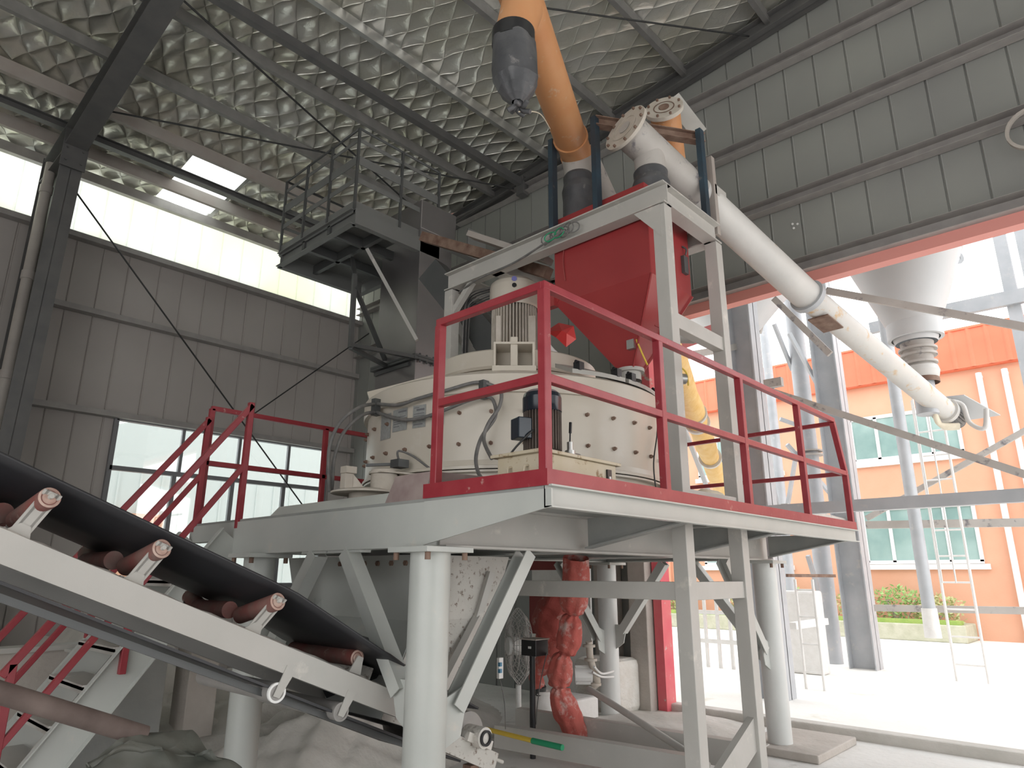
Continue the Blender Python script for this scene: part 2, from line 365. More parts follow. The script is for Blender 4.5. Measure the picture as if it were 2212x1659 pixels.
# roof lining: quilted foil pillows, with an opening for the skylight
SKX0, SKX1, SKY0, SKY1 = 3.5, 4.5, 10.35, 11.95
def roof_mesh():
    mb = MB(); nx, ny = 110, 150; x0, x1, y0, y1 = XB+3.0, XW, -2.0, YW
    c = .30
    def hz(x, y):
        u = (x*.94+y*.34)/c; v = (-x*.5+y*.87)/c
        p = abs(math.sin(PI*u))*abs(math.sin(PI*v))
        sag = .05*math.sin(x*2.1+y*.7)*math.sin(y*1.9-x*.8)
        return .35*sag+.012*math.sin(x*5.1+y*3.3)
    vs = [(x0+(x1-x0)*i/nx, y0+(y1-y0)*j/ny, roofz(y0+(y1-y0)*j/ny)-.02+hz(x0+(x1-x0)*i/nx, y0+(y1-y0)*j/ny)) for j in range(ny+1) for i in range(nx+1)]
    fs = []
    for j in range(ny):
        for i in range(nx):
            x = x0+(x1-x0)*(i+.5)/nx; y = y0+(y1-y0)*(j+.5)/ny
            if SKX0 < x < SKX1 and SKY0 < y < SKY1: continue
            a = j*(nx+1)+i; fs.append((a, a+nx+1, a+nx+2, a+1))
    mb.add(vs, fs, True); return mb
struct('ceiling', roof_mesh(), M['foil'])
f = MB()
def roofslab(x0, x1, y0, y1, t0=.10, t1=.14):
    f.add([(x0,y0,roofz(y0)+t0),(x1,y0,roofz(y0)+t0),(x1,y1,roofz(y1)+t0),(x0,y1,roofz(y1)+t0),(x0,y0,roofz(y0)+t1),(x1,y0,roofz(y0)+t1),(x1,y1,roofz(y1)+t1),(x0,y1,roofz(y1)+t1)],
          [(3,2,1,0),(4,5,6,7),(0,1,5,4),(1,2,6,5),(2,3,7,6),(3,0,4,7)])
roofslab(XB, SKX0, YB, YW+.15); roofslab(SKX1, XW+.15, YB, YW+.15); roofslab(SKX0, SKX1, YB, SKY0); 
struct('roof', f, M['wallG'])
f = MB(); f.add([(SKX0,SKY0,roofz(SKY0)+.07),(SKX1,SKY0,roofz(SKY0)+.07),(SKX1,SKY1,roofz(SKY1)+.07),(SKX0,SKY1,roofz(SKY1)+.07)], [(0,1,2,3)])
struct('window_3', f, M['skyl'])

# ------------------------------------------------------------------ building steelwork
def one(name, mb, m, label, cat, group=None, bev=0):
    o = part(name, mb, m, None, None, bev); return tag(o, label, cat, group)
PUR = [(0,0,0), (11.25, 'purlind', 'roof purlin nearest the left wall, brown primer, above the skylight'),
       (10.10, 'purlind', 'brown roof purlin, second one out from the left wall'),
       (9.0, 'purlin', 'dark roof purlin, third one out from the left wall'),
       (7.78, 'purlin', 'dark roof purlin, fourth one out from the left wall'),
       (6.43, 'galv', 'pale galvanised roof purlin above the grey upper platform'),
       (5.12, 'purlin', 'roof purlin passing behind the orange tube'),
       (3.86, 'purlin', 'roof purlin to the right of the orange tube'),
       (2.6, 'purlin', 'roof purlin close to the dark beam at the top of the ribbed gable')]
for y, mm, lab in PUR[1:]:
    z = roofz(y)-.13
    f = MB(); f.chan((XB+2, y, z), (XW-.05, y, z), .07, .16 if y < 9.5 else .2, .008)
    one('roof_purlin', f, M[mm], lab, 'roof beam')
# tie tubes that hang lower than the purlins
f = MB(); f.ibeam((XB+2, 10.75, 7.98), (XW-.05, 10.75, 7.98), .12, .12)
one('strut_beam', f, M['frame'], 'black strut beam crossing below the skylight along the left wall', 'roof beam')
f = MB(); f.bar((2.2, 7.05, 8.22), (XW-.16, 7.05, 8.22), .10, .13); f.box(XW-.2, XW-.06, 6.97, 7.13, 7.98, 8.32)
one('tie_beam', f, M['frame'], 'black tie beam ending in a hanging bracket on the gable rafter', 'roof beam')
f = MB(); f.chan((XB+2, 11.9, 7.93), (XW-.05, 11.9, 7.93), .10, .16)
one('eave_beam', f, M['girt'], 'eave beam along the top of the bright translucent wall strip', 'roof beam')
# portal frame: column and rafter
t = thing('portal_frame', (1.95, 11.3, 0), 'dark steel portal frame column at far left with rafter rising to the right', 'steel frame')
XF = on(88, 693, 1, 10.45).x
print('XF', XF)
f = MB(); f.prism([(XF-.14,10.45,7.75),(XF+.14,10.45,7.75),(XF+.14,10.95,0),(XF-.14,10.95,0)], (0,.014,0))
f.box(XF-.14, XF+.14, 11.75, 11.765, 0, 7.9)
f.prism([(XF-.006,10.45,7.75),(XF-.006,10.95,0),(XF-.006,11.76,0),(XF-.006,11.76,7.9)], (.012,0,0))
f.box(XF-.14, XF+.14, 10.45, 11.7, 7.45, 7.465)
part('column', f, M['frame'], t)
f = MB()
z0 = roofz(10.45)-.62; y1 = -6.5
def rz(y): return roofz(y)-.30-.35*max(0, (y-4)/6.5)
f.prism([(XF-.14,10.45,rz(10.45)-.02),(XF-.14,4,rz(4)),(XF-.14,y1,rz(y1)),(XF-.14,y1,rz(y1)+.014),(XF-.14,4,rz(4)+.014),(XF-.14,10.45,rz(10.45))], (.28,0,0))
f.prism([(XF-.006,10.45,rz(10.45)),(XF-.006,4,rz(4)),(XF-.006,y1,rz(y1)),(XF-.006,y1,roofz(y1)-.26),(XF-.006,11.7,roofz(11.7)-.26)], (.012,0,0))
f.prism([(XF-.14,11.7,roofz(11.7)-.27),(XF-.14,y1,roofz(y1)-.27),(XF-.14,y1,roofz(y1)-.255),(XF-.14,11.7,roofz(11.7)-.255)], (.28,0,0))
part('rafter', f, M['frame'], t)
f = MB(); f.box(XF-.16, XF+.16, 10.43, 10.445, 7.2, 7.8)
for z in (7.3, 7.5, 7.7):
    for x in (-.1, .1): f.tube((XF+x, 10.44, z), (XF+x, 10.41, z), .018, n=6)
part('end_plate', f, M['frame'], t)
# gable rafter
f = MB(); yb = -6.5
f.prism([(XW-.20,11.9,roofz(11.9)-.33),(XW-.20,yb,roofz(yb)-.33),(XW-.20,yb,roofz(yb)-.315),(XW-.20,11.9,roofz(11.9)-.315)], (.18,0,0))
f.prism([(XW-.11,11.9,roofz(11.9)-.33),(XW-.11,yb,roofz(yb)-.33),(XW-.11,yb,roofz(yb)-.10),(XW-.11,11.9,roofz(11.9)-.10)], (.01,0,0))
f.prism([(XW-.20,11.9,roofz(11.9)-.12),(XW-.20,yb,roofz(yb)-.12),(XW-.20,yb,roofz(yb)-.105),(XW-.20,11.9,roofz(11.9)-.105)], (.18,0,0))
one('gable_rafter', f, M['frame'], 'sloping dark rafter along the top of the ribbed gable wall', 'roof beam')
# wall girts
for z, x0, lab in ((6.86, XB, 'wall rail directly under the bright translucent strip'), (5.66, 2.3, 'middle horizontal wall rail on the left wall'), (4.06, XB, 'wall rail level with the head of the window on the left wall')):
    f = MB(); f.chan((x0, YW-.10, z), (XW-.02, YW-.10, z), .16, .09, .006)
    one('wall_rail', f, M['girt'], lab, 'wall rail')
f = MB(); f.chan((XB, YW-.10, 5.66), (1.55, YW-.10, 5.66), .16, .09, .006)
one('wall_rail', f, M['girt'], 'short wall rail left of the dark portal column', 'wall rail')
for z, lab in ((8.12, 'topmost horizontal rail on the ribbed gable wall'), (7.10, 'second rail down on the ribbed gable wall'), (6.13, 'light-edged third rail down on the ribbed gable wall')):
    f = MB(); y0 = 12-(8.3-roofz(12))/.1 - 2 if z > 8 else YW-.1
    y0 = 9.5 if z > 8 else YW-.1
    f.chan((XW-.09, y0, z), (XW-.09, YB, z), .14, .15, .006, side=-1)
    one('wall_rail', f, M['girt'], lab, 'wall rail')
f = MB(); f.chan((XW-.09, JY+.1, 5.2), (XW-.09, YB, 5.2), .16, .17, .006, side=-1)
one('door_header', f, M['girt'], 'grey header beam along the lower edge of the gable wall above the big opening', 'beam')
# three small daylight holes in the gable, their brightness put in as white discs
for i, (px, py) in enumerate(((1712, 484), (1723, 484), (1715, 493))):
    q = on(px, py, 0, XW-.004); f = MB(); f.tube((XW-.012, q.y, q.z), (XW+.0, q.y, q.z), .014, n=8)
    one('daylight_hole', f, M['white'], 'tiny white disc painted as a daylight hole in the gable wall, '+('upper left', 'upper right', 'lowest')[i]+' of a cluster of three', 'hole', 'cluster of three daylight holes in the gable wall')
# rods
def rod(a, b, r, m, label, name='brace_rod', cat='rod'):
    f = MB(); f.tube(a, b, r, n=8); return one(name, f, m, label, cat)
zr = roofz(8)-.35
rod(on(157, 405, 1, 11.4), on(660, 1100, 1, 11.85), .014, M['cable'], 'thin diagonal brace rod running down across the left wall and window')
rod(on(225, 238, 2, 7.95), on(1110, 408, 0, XW-.15), .014, M['cable'], 'long thin roof brace rod passing behind the upper platform railing')
rod(on(395, 0, 2, 8.1), on(900, 455, 2, 7.75), .014, M['cable'], 'thin roof brace rod dropping steeply from the top edge of the view')
rod(on(540, 900, 1, 11.6), on(840, 690, 1, 11.6), .012, M['cable'], 'thin diagonal brace rod between window and dark elevator tower')
rod(on(1160, 15, 2, 8.35), on(1618, 78, 0, XW-.15), .012, M['cable'], 'thin roof brace rod right of the orange tube')
rod(on(0, 265, 1, 11.6), on(120, 283, 1, 11.6), .012, M['cable'], 'short brace rod at far left of the portal column')
# white downpipe beside the column
f = MB(); t = thing('drain_pipe', (1.5, 11.55, 0), 'tall pale drain pipe left of the dark portal column', 'pipe')
pp = [on(125, 250, 1, 11.3), on(102, 400, 1, 11.3), on(48, 640, 1, 11.3), on(25, 820, 1, 11.3)]
xp = pp[1].x
f.tube((xp, 11.3, 7.6), (xp, 11.3, .0), .075, n=16); part('pipe', f, mat('pvc_pipe', (.42,.38,.35), .5, 0, (.50,.46,.42), 3), t)
for z in (2.9, 4.2, 5.7, 7.1):
    f = MB(); f.tube((xp, 11.3, z), (xp, 11.3, z+.12), .088, n=16); part('collar', f, mat('pvc_collar', (.46,.42,.39), .5), t)
# gutter-like roof light bar seen at the top right
# right-hand edge ring on gable
f = MB(); q = on(2232, 273, 0, XW-.25)
f.lathe(q, (1,0,0), [(.20,0),(.23,0),(.23,.05),(.20,.05),(.20,0)], 28)
one('hanging_hose_coil', f, M['conc2'], 'round coil on the gable wall cut by the right edge', 'coil')

# ------------------------------------------------------------------ mixer platform
P = 2.02
PX0, PX1, PY0, PYW, PY1 = 2.50, 7.07, 3.0, 2.09, 6.15
t = thing('mixer_platform', (4.8, 4.1, 0), 'grey steel platform on round pillars carrying the cream mixer', 'platform')
pr_ = .113
M['greyd'] = mat('dusty_pillar_grey', (.60,.61,.59), .5, 0, (.68,.68,.66), 3, .8, .05, 20)
def pillar(x, y, lab=None):
    f = MB(); f.tube((x, y, 0), (x, y, 1.72), pr_, n=32); o = part('pillar', f, M['grey' if x < 5 else 'greyd'], t, lab)
    f = MB(); f.box(x-.17, x+.17, y-.17, y+.17, 1.72, 1.75); part('cap_plate', f, M['grey'], o, bev=.003)
    f = MB(); f.box(x-.2, x+.2, y-.2, y+.2, 0, .03); part('base_plate', f, M['grey'], o, bev=.003)
    for a in (-.135, .135):
        for b in (-.135, .135): f = MB(); f.tube((x+a, y+b, 1.68), (x+a, y+b, 1.72), .016, n=6); part('cap_bolt', f, M['rust'], o)
for x, y in ((2.56, 3.0), (7.0, 3.0), (2.56, 4.95), (7.0, 4.95)): pillar(x, y)
BZ = 1.875
def beam(p, q, m='grey', w_=.12, h_=.25):
    f = MB(); f.ibeam(p, q, w_, h_, .014); part('beam', f, M[m], t)
f = MB(); f.bar((2.573, 3.01, BZ), (2.573, 5.32, BZ), .12, .25); part('side_beam', f, M['grey'], t, bev=.004)
beam((2.62, 3.0, BZ), (7.1, 3.0, BZ), 'greyl'); beam((2.62, 4.95, BZ), (7.1, 4.95, BZ)); beam((7.0, 3.0, BZ), (7.0, 6.1, BZ)); beam((4.0, 3.0, BZ), (4.0, 4.95, BZ)); beam((5.4, 3.0, BZ), (5.4, 4.95, BZ))
f = MB(); f.bar((2.56, 5.32, 1.93), (2.56, 6.15, 1.93), .10, .14); part('landing_beam', f, M['grey'], t, bev=.004)
f = MB(); f.box(2.53, 7.07, 3.0, 6.15, 2.0, P); f.box(PX0, PX1, PYW+.02, 3.0, 2.0, P); part('deck_plate', f, M['deck'], t)
# walkway edge channel and brackets
f = MB(); f.chan((PX0, PYW, 1.965), (PX1, PYW, 1.965), .05, .11, .008, side=-1); part('edge_channel', f, M['grey'], t)
f = MB(); f.prism([(PX0, 3.0, 1.76), (PX0, 3.0, 2.0), (PX0, PYW-.02, 2.0), (PX0, PYW-.02, 1.915)], (.012, 0, 0)); part('bracket', f, M['grey'], t)
for x in (3.95, 5.4, 7.02):
    f = MB(); f.prism([(x, 2.94, 1.78), (x, 2.94, 1.99), (x, PYW+.03, 1.99), (x, PYW+.03, 1.93)], (.012, 0, 0))
    f.prism([(x-.04, 2.94, 1.78), (x+.05, 2.94, 1.78), (x+.05, PYW+.03, 1.93), (x-.04, PYW+.03, 1.93)], (0, 0, .01)); part('bracket', f, M['deck'], t)
# diagonal braces
def brace(p, q, upd, side=1, w_=.10, h_=.09):
    f = MB(); f.chan(p, q, h_, w_, .008, upd, side); part('brace', f, M['grey'], t)
def gusset(pts, vec):
    f = MB(); f.prism(pts, vec); part('gusset', f, M['grey'], t, bev=.002)
for x, sy in ((2.56, 1), (7.0, 1)):
    brace((x, 3.80, 1.74), (x, 3.20, .98), (1,0,0)); gusset([(x-.02,3.10,1.05),(x-.02,3.28,1.05),(x-.02,3.22,.85),(x-.02,3.10,.78)], (.014,0,0))
    brace((x, 4.15, 1.74), (x, 4.75, .98), (1,0,0)); gusset([(x-.02,4.84,1.05),(x-.02,4.68,1.05),(x-.02,4.73,.85),(x-.02,4.84,.78)], (.014,0,0))
for y in (3.0, 4.95):
    brace((3.36, y, 1.74), (2.76, y, .90), (0,1,0)); gusset([(2.66,y-.02,.95),(2.86,y-.02,1.02),(2.80,y-.02,.75),(2.66,y-.02,.70)], (0,.014,0))
    brace((6.10, y, 1.74), (6.80, y, .90), (0,1,0)); gusset([(6.90,y-.02,.98),(6.72,y-.02,1.05),(6.78,y-.02,.78),(6.90,y-.02,.72)], (0,.014,0))
f = MB()
for (a, b, c, d_) in ((2.52, 2.60, 3.62, 3.98), (2.52, 2.60, 4.0, 4.3)): f.box(a, b, c, d_, 1.735, 1.75)
part('brace_plate', f, M['grey'], t)

# front guard rail
def rail(obj, name, p, q, s_=.045, up=(0,0,1)):
    f = MB(); f.bar(p, q, s_, s_, up); return part(name, f, M['red'], obj, bev=.004)
g = thing('guard_rail', (4.8, 2.1, P), 'red guard rail along the right front edge of the mixer platform', 'railing')
TZ, MZ = 3.06, 2.56
yo = PYW+.03
for x in (2.52, on(1440,1085,1,yo).x, on(1621,1110,1,yo).x, on(1748,1128,1,yo).x, 7.04):
    rail(g, 'post', (x, yo, P+.03), (x, yo, TZ-.02) if x < 7 else (x, yo, MZ), .05)
rail(g, 'post', (7.04, yo, MZ), (6.85, yo, TZ-.02), .05)
rail(g, 'post', (2.52, 2.93, P+.03), (2.52, 2.93, TZ-.02), .05)
rail(g, 'top_rail', (2.50, yo, TZ), (6.87, yo, TZ)); rail(g, 'middle_rail', (2.52, yo, MZ), (7.05, yo, MZ))
rail(g, 'top_rail', (2.52, yo, TZ), (2.52, 2.95, TZ)); rail(g, 'middle_rail', (2.52, yo, MZ), (2.52, 2.93, MZ))
f = MB(); f.box(PX0-.01, PX1, PYW-.005, PYW+.004, P-.005, P+.075); f.box(PX0-.012, PX0-.002, PYW, 3.0, P-.005, P+.075); part('toe_board', f, M['red'], g)
# end return on the far right
for z in (MZ, TZ-.03): rail(g, 'end_rail', (7.04 if z < 3 else 6.86, yo, z), (7.04 if z < 3 else 6.95, 4.3, z), .04)
rail(g, 'post', (7.04, 4.25, P), (6.97, 4.25, TZ-.03), .04)
# rail behind along the right side
g = thing('guard_rail', (7.0, 5.3, P), 'red guard rail on the far right side behind the pale tower legs', 'railing')
for y in (4.4, 5.3): rail(g, 'post', (7.04, y, P), (7.04, y, TZ), .04)
for z in (MZ, TZ): rail(g, 'rail', (7.04, 4.4, z), (7.04, 6.1, z), .04)
# back rail near the left wall
g = thing('guard_rail', (3.4, 6.1, P), 'red guard rail at the head of the stairs in front of the left wall window', 'railing')
for x in (2.56, 3.75, 5.0): rail(g, 'post', (x, 6.12, P), (x, 6.12, TZ), .045)
rail(g, 'top_rail', (2.55, 6.12, TZ), (5.4, 6.12, TZ)); rail(g, 'middle_rail', (2.55, 6.12, 2.56), (5.4, 6.12, 2.56))

# stairs
st = thing('staircase', (1.8, 5.7, 0), 'steep grey steel staircase with red handrails below the conveyor belt', 'staircase')
SA, SB = V((2.50, 0, 2.0)), V((1.10, 0, 0.0))
for y in (5.3, 6.1):
    f = MB(); f.chan((SA.x, y, SA.z-.12), (SB.x, y, -.04), .05, .24, .008, side=1 if y < 6 else -1); part('stringer', f, M['grey'], st)
    f = MB()
    yy = y
    for s_, h in ((0, .98), (1, .98)): pass
    dv = (SB-SA)
    o1 = V((SA.x+.04, yy, SA.z)); o2 = V((SB.x, yy, SB.z))
    rail(st, 'handrail', (o1.x, yy, o1.z+.95), (o2.x+.05, yy, o2.z+1.0), .045)
    rail(st, 'middle_rail', (o1.x, yy, o1.z+.47), (o2.x+.05, yy, o2.z+.52), .04)
    for k in (.0, .5, .95):
        q = SA+dv*k; rail(st, 'rail_post', (q.x+.03, yy, q.z-.05), (q.x+.03, yy, q.z+.97), .045)
for i in range(8):
    k = (i+1)/9; q = SA+(SB-SA)*k
    f = MB(); f.box(q.x-.11, q.x+.11, 5.32, 6.08, q.z-.02, q.z+.012); f.box(q.x-.11, q.x-.10, 5.32, 6.08, q.z-.04, q.z); part('tread', f, M['greyl'], st)

# ------------------------------------------------------------------ mixer
MC = V((4.62, 4.27, 0)); RM = 1.36
mx = thing('planetary_mixer', (4.62, 4.27, P), 'large round cream planetary mixer standing on the platform', 'mixer')
o = (MC.x, MC.y, 0)
f = MB(); f.lathe(o, (0,0,1), [(RM-.12, P), (RM-.06, P+.02), (RM-.06, 2.33), (RM, 2.33), (RM, 2.345)], 96); part('lower_drum', f, M['cream'], mx)
f = MB(); f.lathe(o, (0,0,1), [(RM-.05,2.352),(RM+.012,2.352),(RM+.012,2.375),(RM,2.38),(RM-.01,2.42),(RM-.01,2.93),(RM,2.94)], 96); part('drum_wall', f, M['cream'], mx)
f = MB(); f.lathe(o, (0,0,1), [(RM-.02,2.925),(RM+.025,2.925),(RM+.03,2.94),(RM+.03,3.065),(RM+.0,3.085),(.70,3.31)], 96); part('cover', f, M['cream'], mx)
f = MB(); f.lathe(o, (0,0,1), [(.70,3.30),(.76,3.30),(.78,3.32),(.78,3.46),(.76,3.475),(0,3.48)], 72); part('gearbox_disc', f, M['cream'], mx)
# bracket on the disc facing the viewer
dv = V((-.735, -.678, 0)); sv = V((.678, -.735, 0))
def oriented_box(c, d, s_, L, W, z0, z1):
    m_ = MB(); P_ = [c+d*a+s_*b for a, b in ((-L/2,-W/2),(L/2,-W/2),(L/2,W/2),(-L/2,W/2))]
    m_.prism([(p.x,p.y,z0) for p in P_], (0,0,z1-z0)); return m_
c = MC+dv*.86
f = oriented_box(c, dv, sv, .26, .06, 3.20, 3.50)
for b in (-.16, .16): f.add(*[(m_.v, m_.f) for m_ in [oriented_box(c+sv*b, dv, sv, .30, .02, 3.12, 3.44)]][0])
m_ = oriented_box(c, dv, sv, .30, .34, 3.43, 3.45); f.add(m_.v, m_.f); m_ = oriented_box(c+dv*.05, dv, sv, .24, .36, 3.10, 3.24); f.add(m_.v, m_.f)
part('support_foot', f, M['cream'], mx, bev=.006)
# radial rib panels on the cover
for a in (100, 150):
    r_ = math.radians(a); d_ = V((math.cos(r_), math.sin(r_), 0)); f = MB(); f.bar(MC+d_*.75+V((0,0,3.34)), MC+d_*1.36+V((0,0,3.12)), .03, .12); part('cover_rib', f, M['cream'], mx)
# bolts
bl = MB(); bl.tube((0,0,0), (0,0,.022), .016, n=6); bl.tube((0,0,.02), (0,0,.035), .009, n=8)
b0 = part('wall_bolt', bl, M['rust'], mx); me_b = b0.data
bpy.data.objects.remove(b0)
for zi, z in enumerate((2.20, 2.54, 2.78)):
    for k in range(17):
        a = math.radians(142+k*10.5+(0)); r_ = (RM-.06) if z < 2.3 else (RM-.01)
        d_ = V((math.cos(a), math.sin(a), 0))
        ob = bpy.data.objects.new('wall_bolt', me_b); COL.objects.link(ob); ob.parent = mx
        ob.location = MC + d_*(r_+.014) + V((0,0,z)) - mx.location
        ob.rotation_euler = d_.to_track_quat('Z', 'Y').to_euler()
# nameplates as thin curved plates with printed lines
def plate(a0, a1, z0, z1, lines, nm='nameplate', mm='label', r0=RM-.006):
    f = MB(); n = 8; vs = []
    for i in range(n+1):
        a = a0+(a1-a0)*i/n
        for z in (z0, z1): vs.append((MC.x+math.cos(a)*r0, MC.y+math.sin(a)*r0, z))
    f.add(vs, [(2*i, 2*i+2, 2*i+3, 2*i+1) for i in range(n)])
    ob = part(nm, f, M[mm], mx)
    f = MB()
    for (zz, h, s0, s1) in lines:
        vs = []
        for i in range(5):
            a = a0+(a1-a0)*(s0+(s1-s0)*i/4)
            for z in (z0+(z1-z0)*zz, z0+(z1-z0)*(zz+h)): vs.append((MC.x+math.cos(a)*(r0+.002), MC.y+math.sin(a)*(r0+.002), z))
        f.add(vs, [(2*i, 2*i+2, 2*i+3, 2*i+1) for i in range(4)])
    if lines: part('printed_lines', f, mat('print_grey', (.16,.16,.17), .6), ob)
def azm(px, py, z):    # angle round the drum where a sight line at height z meets it
    r = ray(px, py); a = r.x*r.x+r.y*r.y; b = -2*(r.x*MC.x+r.y*MC.y); c_ = MC.x**2+MC.y**2-(RM)**2
    t_ = (-b-math.sqrt(max(b*b-4*a*c_, 0)))/2/a; q = r*t_; return math.atan2(q.y-MC.y, q.x-MC.x)
A = lambda px: azm(px, 910, 2.8)
def fixa(a): return a if a > 0 else a+2*PI
plate(fixa(A(822)), fixa(A(843)), 2.66, 2.87, [])
plate(fixa(A(847)), fixa(A(878)), 2.70, 2.88, [(.82,.08,.4,.95),(.62,.03,.1,.9),(.52,.03,.1,.9),(.42,.03,.1,.6),(.32,.03,.1,.6),(.2,.03,.1,.5)])
plate(fixa(A(890)), fixa(A(918)), 2.70, 2.88, [(.88,.03,.1,.5),(.74,.09,.3,.9),(.6,.03,.1,.9),(.5,.03,.1,.9),(.40,.03,.1,.9),(.30,.03,.1,.9),(.12,.05,.1,.8)])
plate(fixa(A(932)), fixa(A(958)), 2.70, 2.88, [(.8,.05,.2,.8),(.6,.03,.1,.9),(.5,.03,.1,.9),(.40,.03,.1,.9)])
# hydraulic door drives on the left of the drum
q = dep(852, 960, 5.2)
f = MB()
cc = V((3.10, 4.20, 0))
f.lathe((cc.x, cc.y, 0), (0,0,1), [(0,2.36),(.10,2.36),(.10,2.345),(.115,2.345),(.115,2.33),(.10,2.33),(.10,2.20),(.115,2.20),(.115,2.18),(.10,2.18),(.10,2.14),(0,2.14)], 28)
for z in (2.33, 2.19): f.prism([(cc.x-.1,cc.y+.06,z),(cc.x-.1,cc.y-.1,z),(cc.x+.4,cc.y-.22,z),(cc.x+.4,cc.y+.1,z)], (0,0,.012))
part('door_hinge_drum', f, M['creamd'], mx, bev=.002)
f = MB(); f.bar((cc.x-.1, cc.y+.1, 2.40), (cc.x+.15, cc.y-.1, 2.42), .03, .02); f.box(cc.x+.02, cc.x+.12, cc.y-.14, cc.y-.04, 2.38, 2.44)
part('door_switch', f, M['dark'], mx)
f = MB(); f.path([(cc.x+.05,cc.y-.1,2.44),(cc.x+.03,cc.y-.12,2.50),(cc.x+.14,cc.y-.16,2.47),(cc.x+.22,cc.y-.3,2.36),(cc.x+.35,cc.y-.5,2.26),(cc.x+.48,cc.y-.68,2.20),(3.9,2.95,2.18)], .009, 6)
part('switch_cable', f, M['hose'], mx)
# foot plate and upright
bp = dep(790, 1064, 4.95); zb = bp.z
f = MB(); f.lathe((bp.x, bp.y, 0), (0,0,1), [(0,zb-.012),(.25,zb-.012),(.25,zb),(.13,zb+.025),(0,zb+.025)], 28); f.tube((bp.x,bp.y,P),(bp.x,bp.y,zb-.01), .12, n=20)
part('foot_plate', f, M['creamd'], mx)
b_ = dep(748, 1050, 4.9); zb = b_.z
f = MB(); f.prism([(b_.x,b_.y,zb-.02),(b_.x+.10,b_.y-.09,zb-.02),(b_.x+.03,b_.y-.02,zb+.10),(b_.x,b_.y,zb+.11)], (.015,.015,0)); f.box(b_.x-.035,b_.x+.03,b_.y-.035,b_.y+.03,zb-.02,zb+.09); f.box(b_.x-.04,b_.x+.05,b_.y-.05,b_.y+.03,zb+.09,zb+.14)
part('latch_post', f, M['creamd'], mx, bev=.004)
# dust caps on the cover right rim: inspection hatch frame
hd = MC + V((math.cos(math.radians(-72)), math.sin(math.radians(-72)), 0))*1.1
f = MB()
for a0_, a1_ in ((-118, -96), (-94, -62)):
    vs = []
    for i in range(7):
        a = math.radians(a0_+(a1_-a0_)*i/6)
        vs += [(MC.x+math.cos(a)*1.36, MC.y+math.sin(a)*1.36, 3.10), (MC.x+math.cos(a)*1.02, MC.y+math.sin(a)*1.02, 3.24)]
    f.add(vs+[(a[0],a[1],a[2]+.035) for a in vs], [(2*i,2*i+2,2*i+3,2*i+1) for i in range(6)]+[(14+2*i,14+2*i+1,14+2*i+3,14+2*i+2) for i in range(6)]+[(2*i,14+2*i,14+2*i+2,2*i+2) for i in range(6)]+[(0,1,15,14),(12,26,27,13)])
part('inspection_hatch', f, mat('hatch_steel', (.42,.41,.38), .5, .3), mx)
for a in (-115, -99, -91, -66):
    f = MB(); a = math.radians(a); q = V((MC.x+math.cos(a)*1.33, MC.y+math.sin(a)*1.33, 3.13)); f.box(q.x-.03,q.x+.03,q.y-.03,q.y+.03,q.z,q.z+.07); f.tube(q+V((-.04,0,.07)), q+V((.04,0,.07)), .014, n=8); part('hatch_clamp', f, M['black'], mx)
# main motor
mm_ = thing('main_motor', (MC.x, MC.y, 3.48), 'tall cream electric motor standing on top of the mixer', 'motor')
f = MB(); f.lathe(o, (0,0,1), [(0,3.48),(.27,3.48),(.27,3.53),(.22,3.54),(.19,3.62),(.17,3.62)], 36); part('flange', f, M['creamd'], mm_)
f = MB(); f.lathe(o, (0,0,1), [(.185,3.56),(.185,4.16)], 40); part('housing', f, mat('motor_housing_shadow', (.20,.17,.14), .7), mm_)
f = MB()
for k in range(44):
    a = 2*PI*k/44; d_ = V((math.cos(a), math.sin(a), 0))
    f.bar(MC+d_*.20+V((0,0,3.62)), MC+d_*.20+V((0,0,4.14)), .05, .009, (-d_.y, d_.x, 0))
part('cooling_fins', f, M['creamd'], mm_)
f = MB(); f.lathe(o, (0,0,1), [(.235,4.12),(.24,4.12),(.245,4.14),(.245,4.34),(.235,4.38),(.20,4.415),(.12,4.44),(0,4.45)], 48); part('fan_cover', f, M['cream'], mm_)
q = MC+dv*.246+V((0,0,4.29))
f = MB(); f.tube(q, q+dv*.012, .022, n=16); part('cover_plug', f, M['black'], mm_)
q = MC+dv*.246+V((0,0,4.36))
f = MB(); f.tube(q-dv*.004, q+dv*.004, .026, n=16); part('sticker', f, M['sticker'], mm_)
for b in (-.15, .17):
    c = MC+dv*.17+sv*b; f = oriented_box(c, dv, sv, .05, .05 if b < 0 else .07, 3.62, 4.0); part('terminal_box' if b > 0 else 'cast_foot', f, M['creamd'], mm_, bev=.005)
for b in (-.2, 0, .2):
    c = MC+dv*.21+sv*b; f = oriented_box(c, dv, sv, .07, .04, 3.50, 3.62); part('lug', f, M['creamd'], mm_, bev=.006)
f = MB(); f.path([MC+sv*.27+V((0,0,3.95)), MC+sv*.30+V((0,0,3.82)), MC+sv*.36+V((0,0,3.72)), MC+sv*.46+V((0,0,3.62)), MC+sv*.55+V((0,0,3.50))], .028, 10); part('conduit', f, M['white'], mm_)
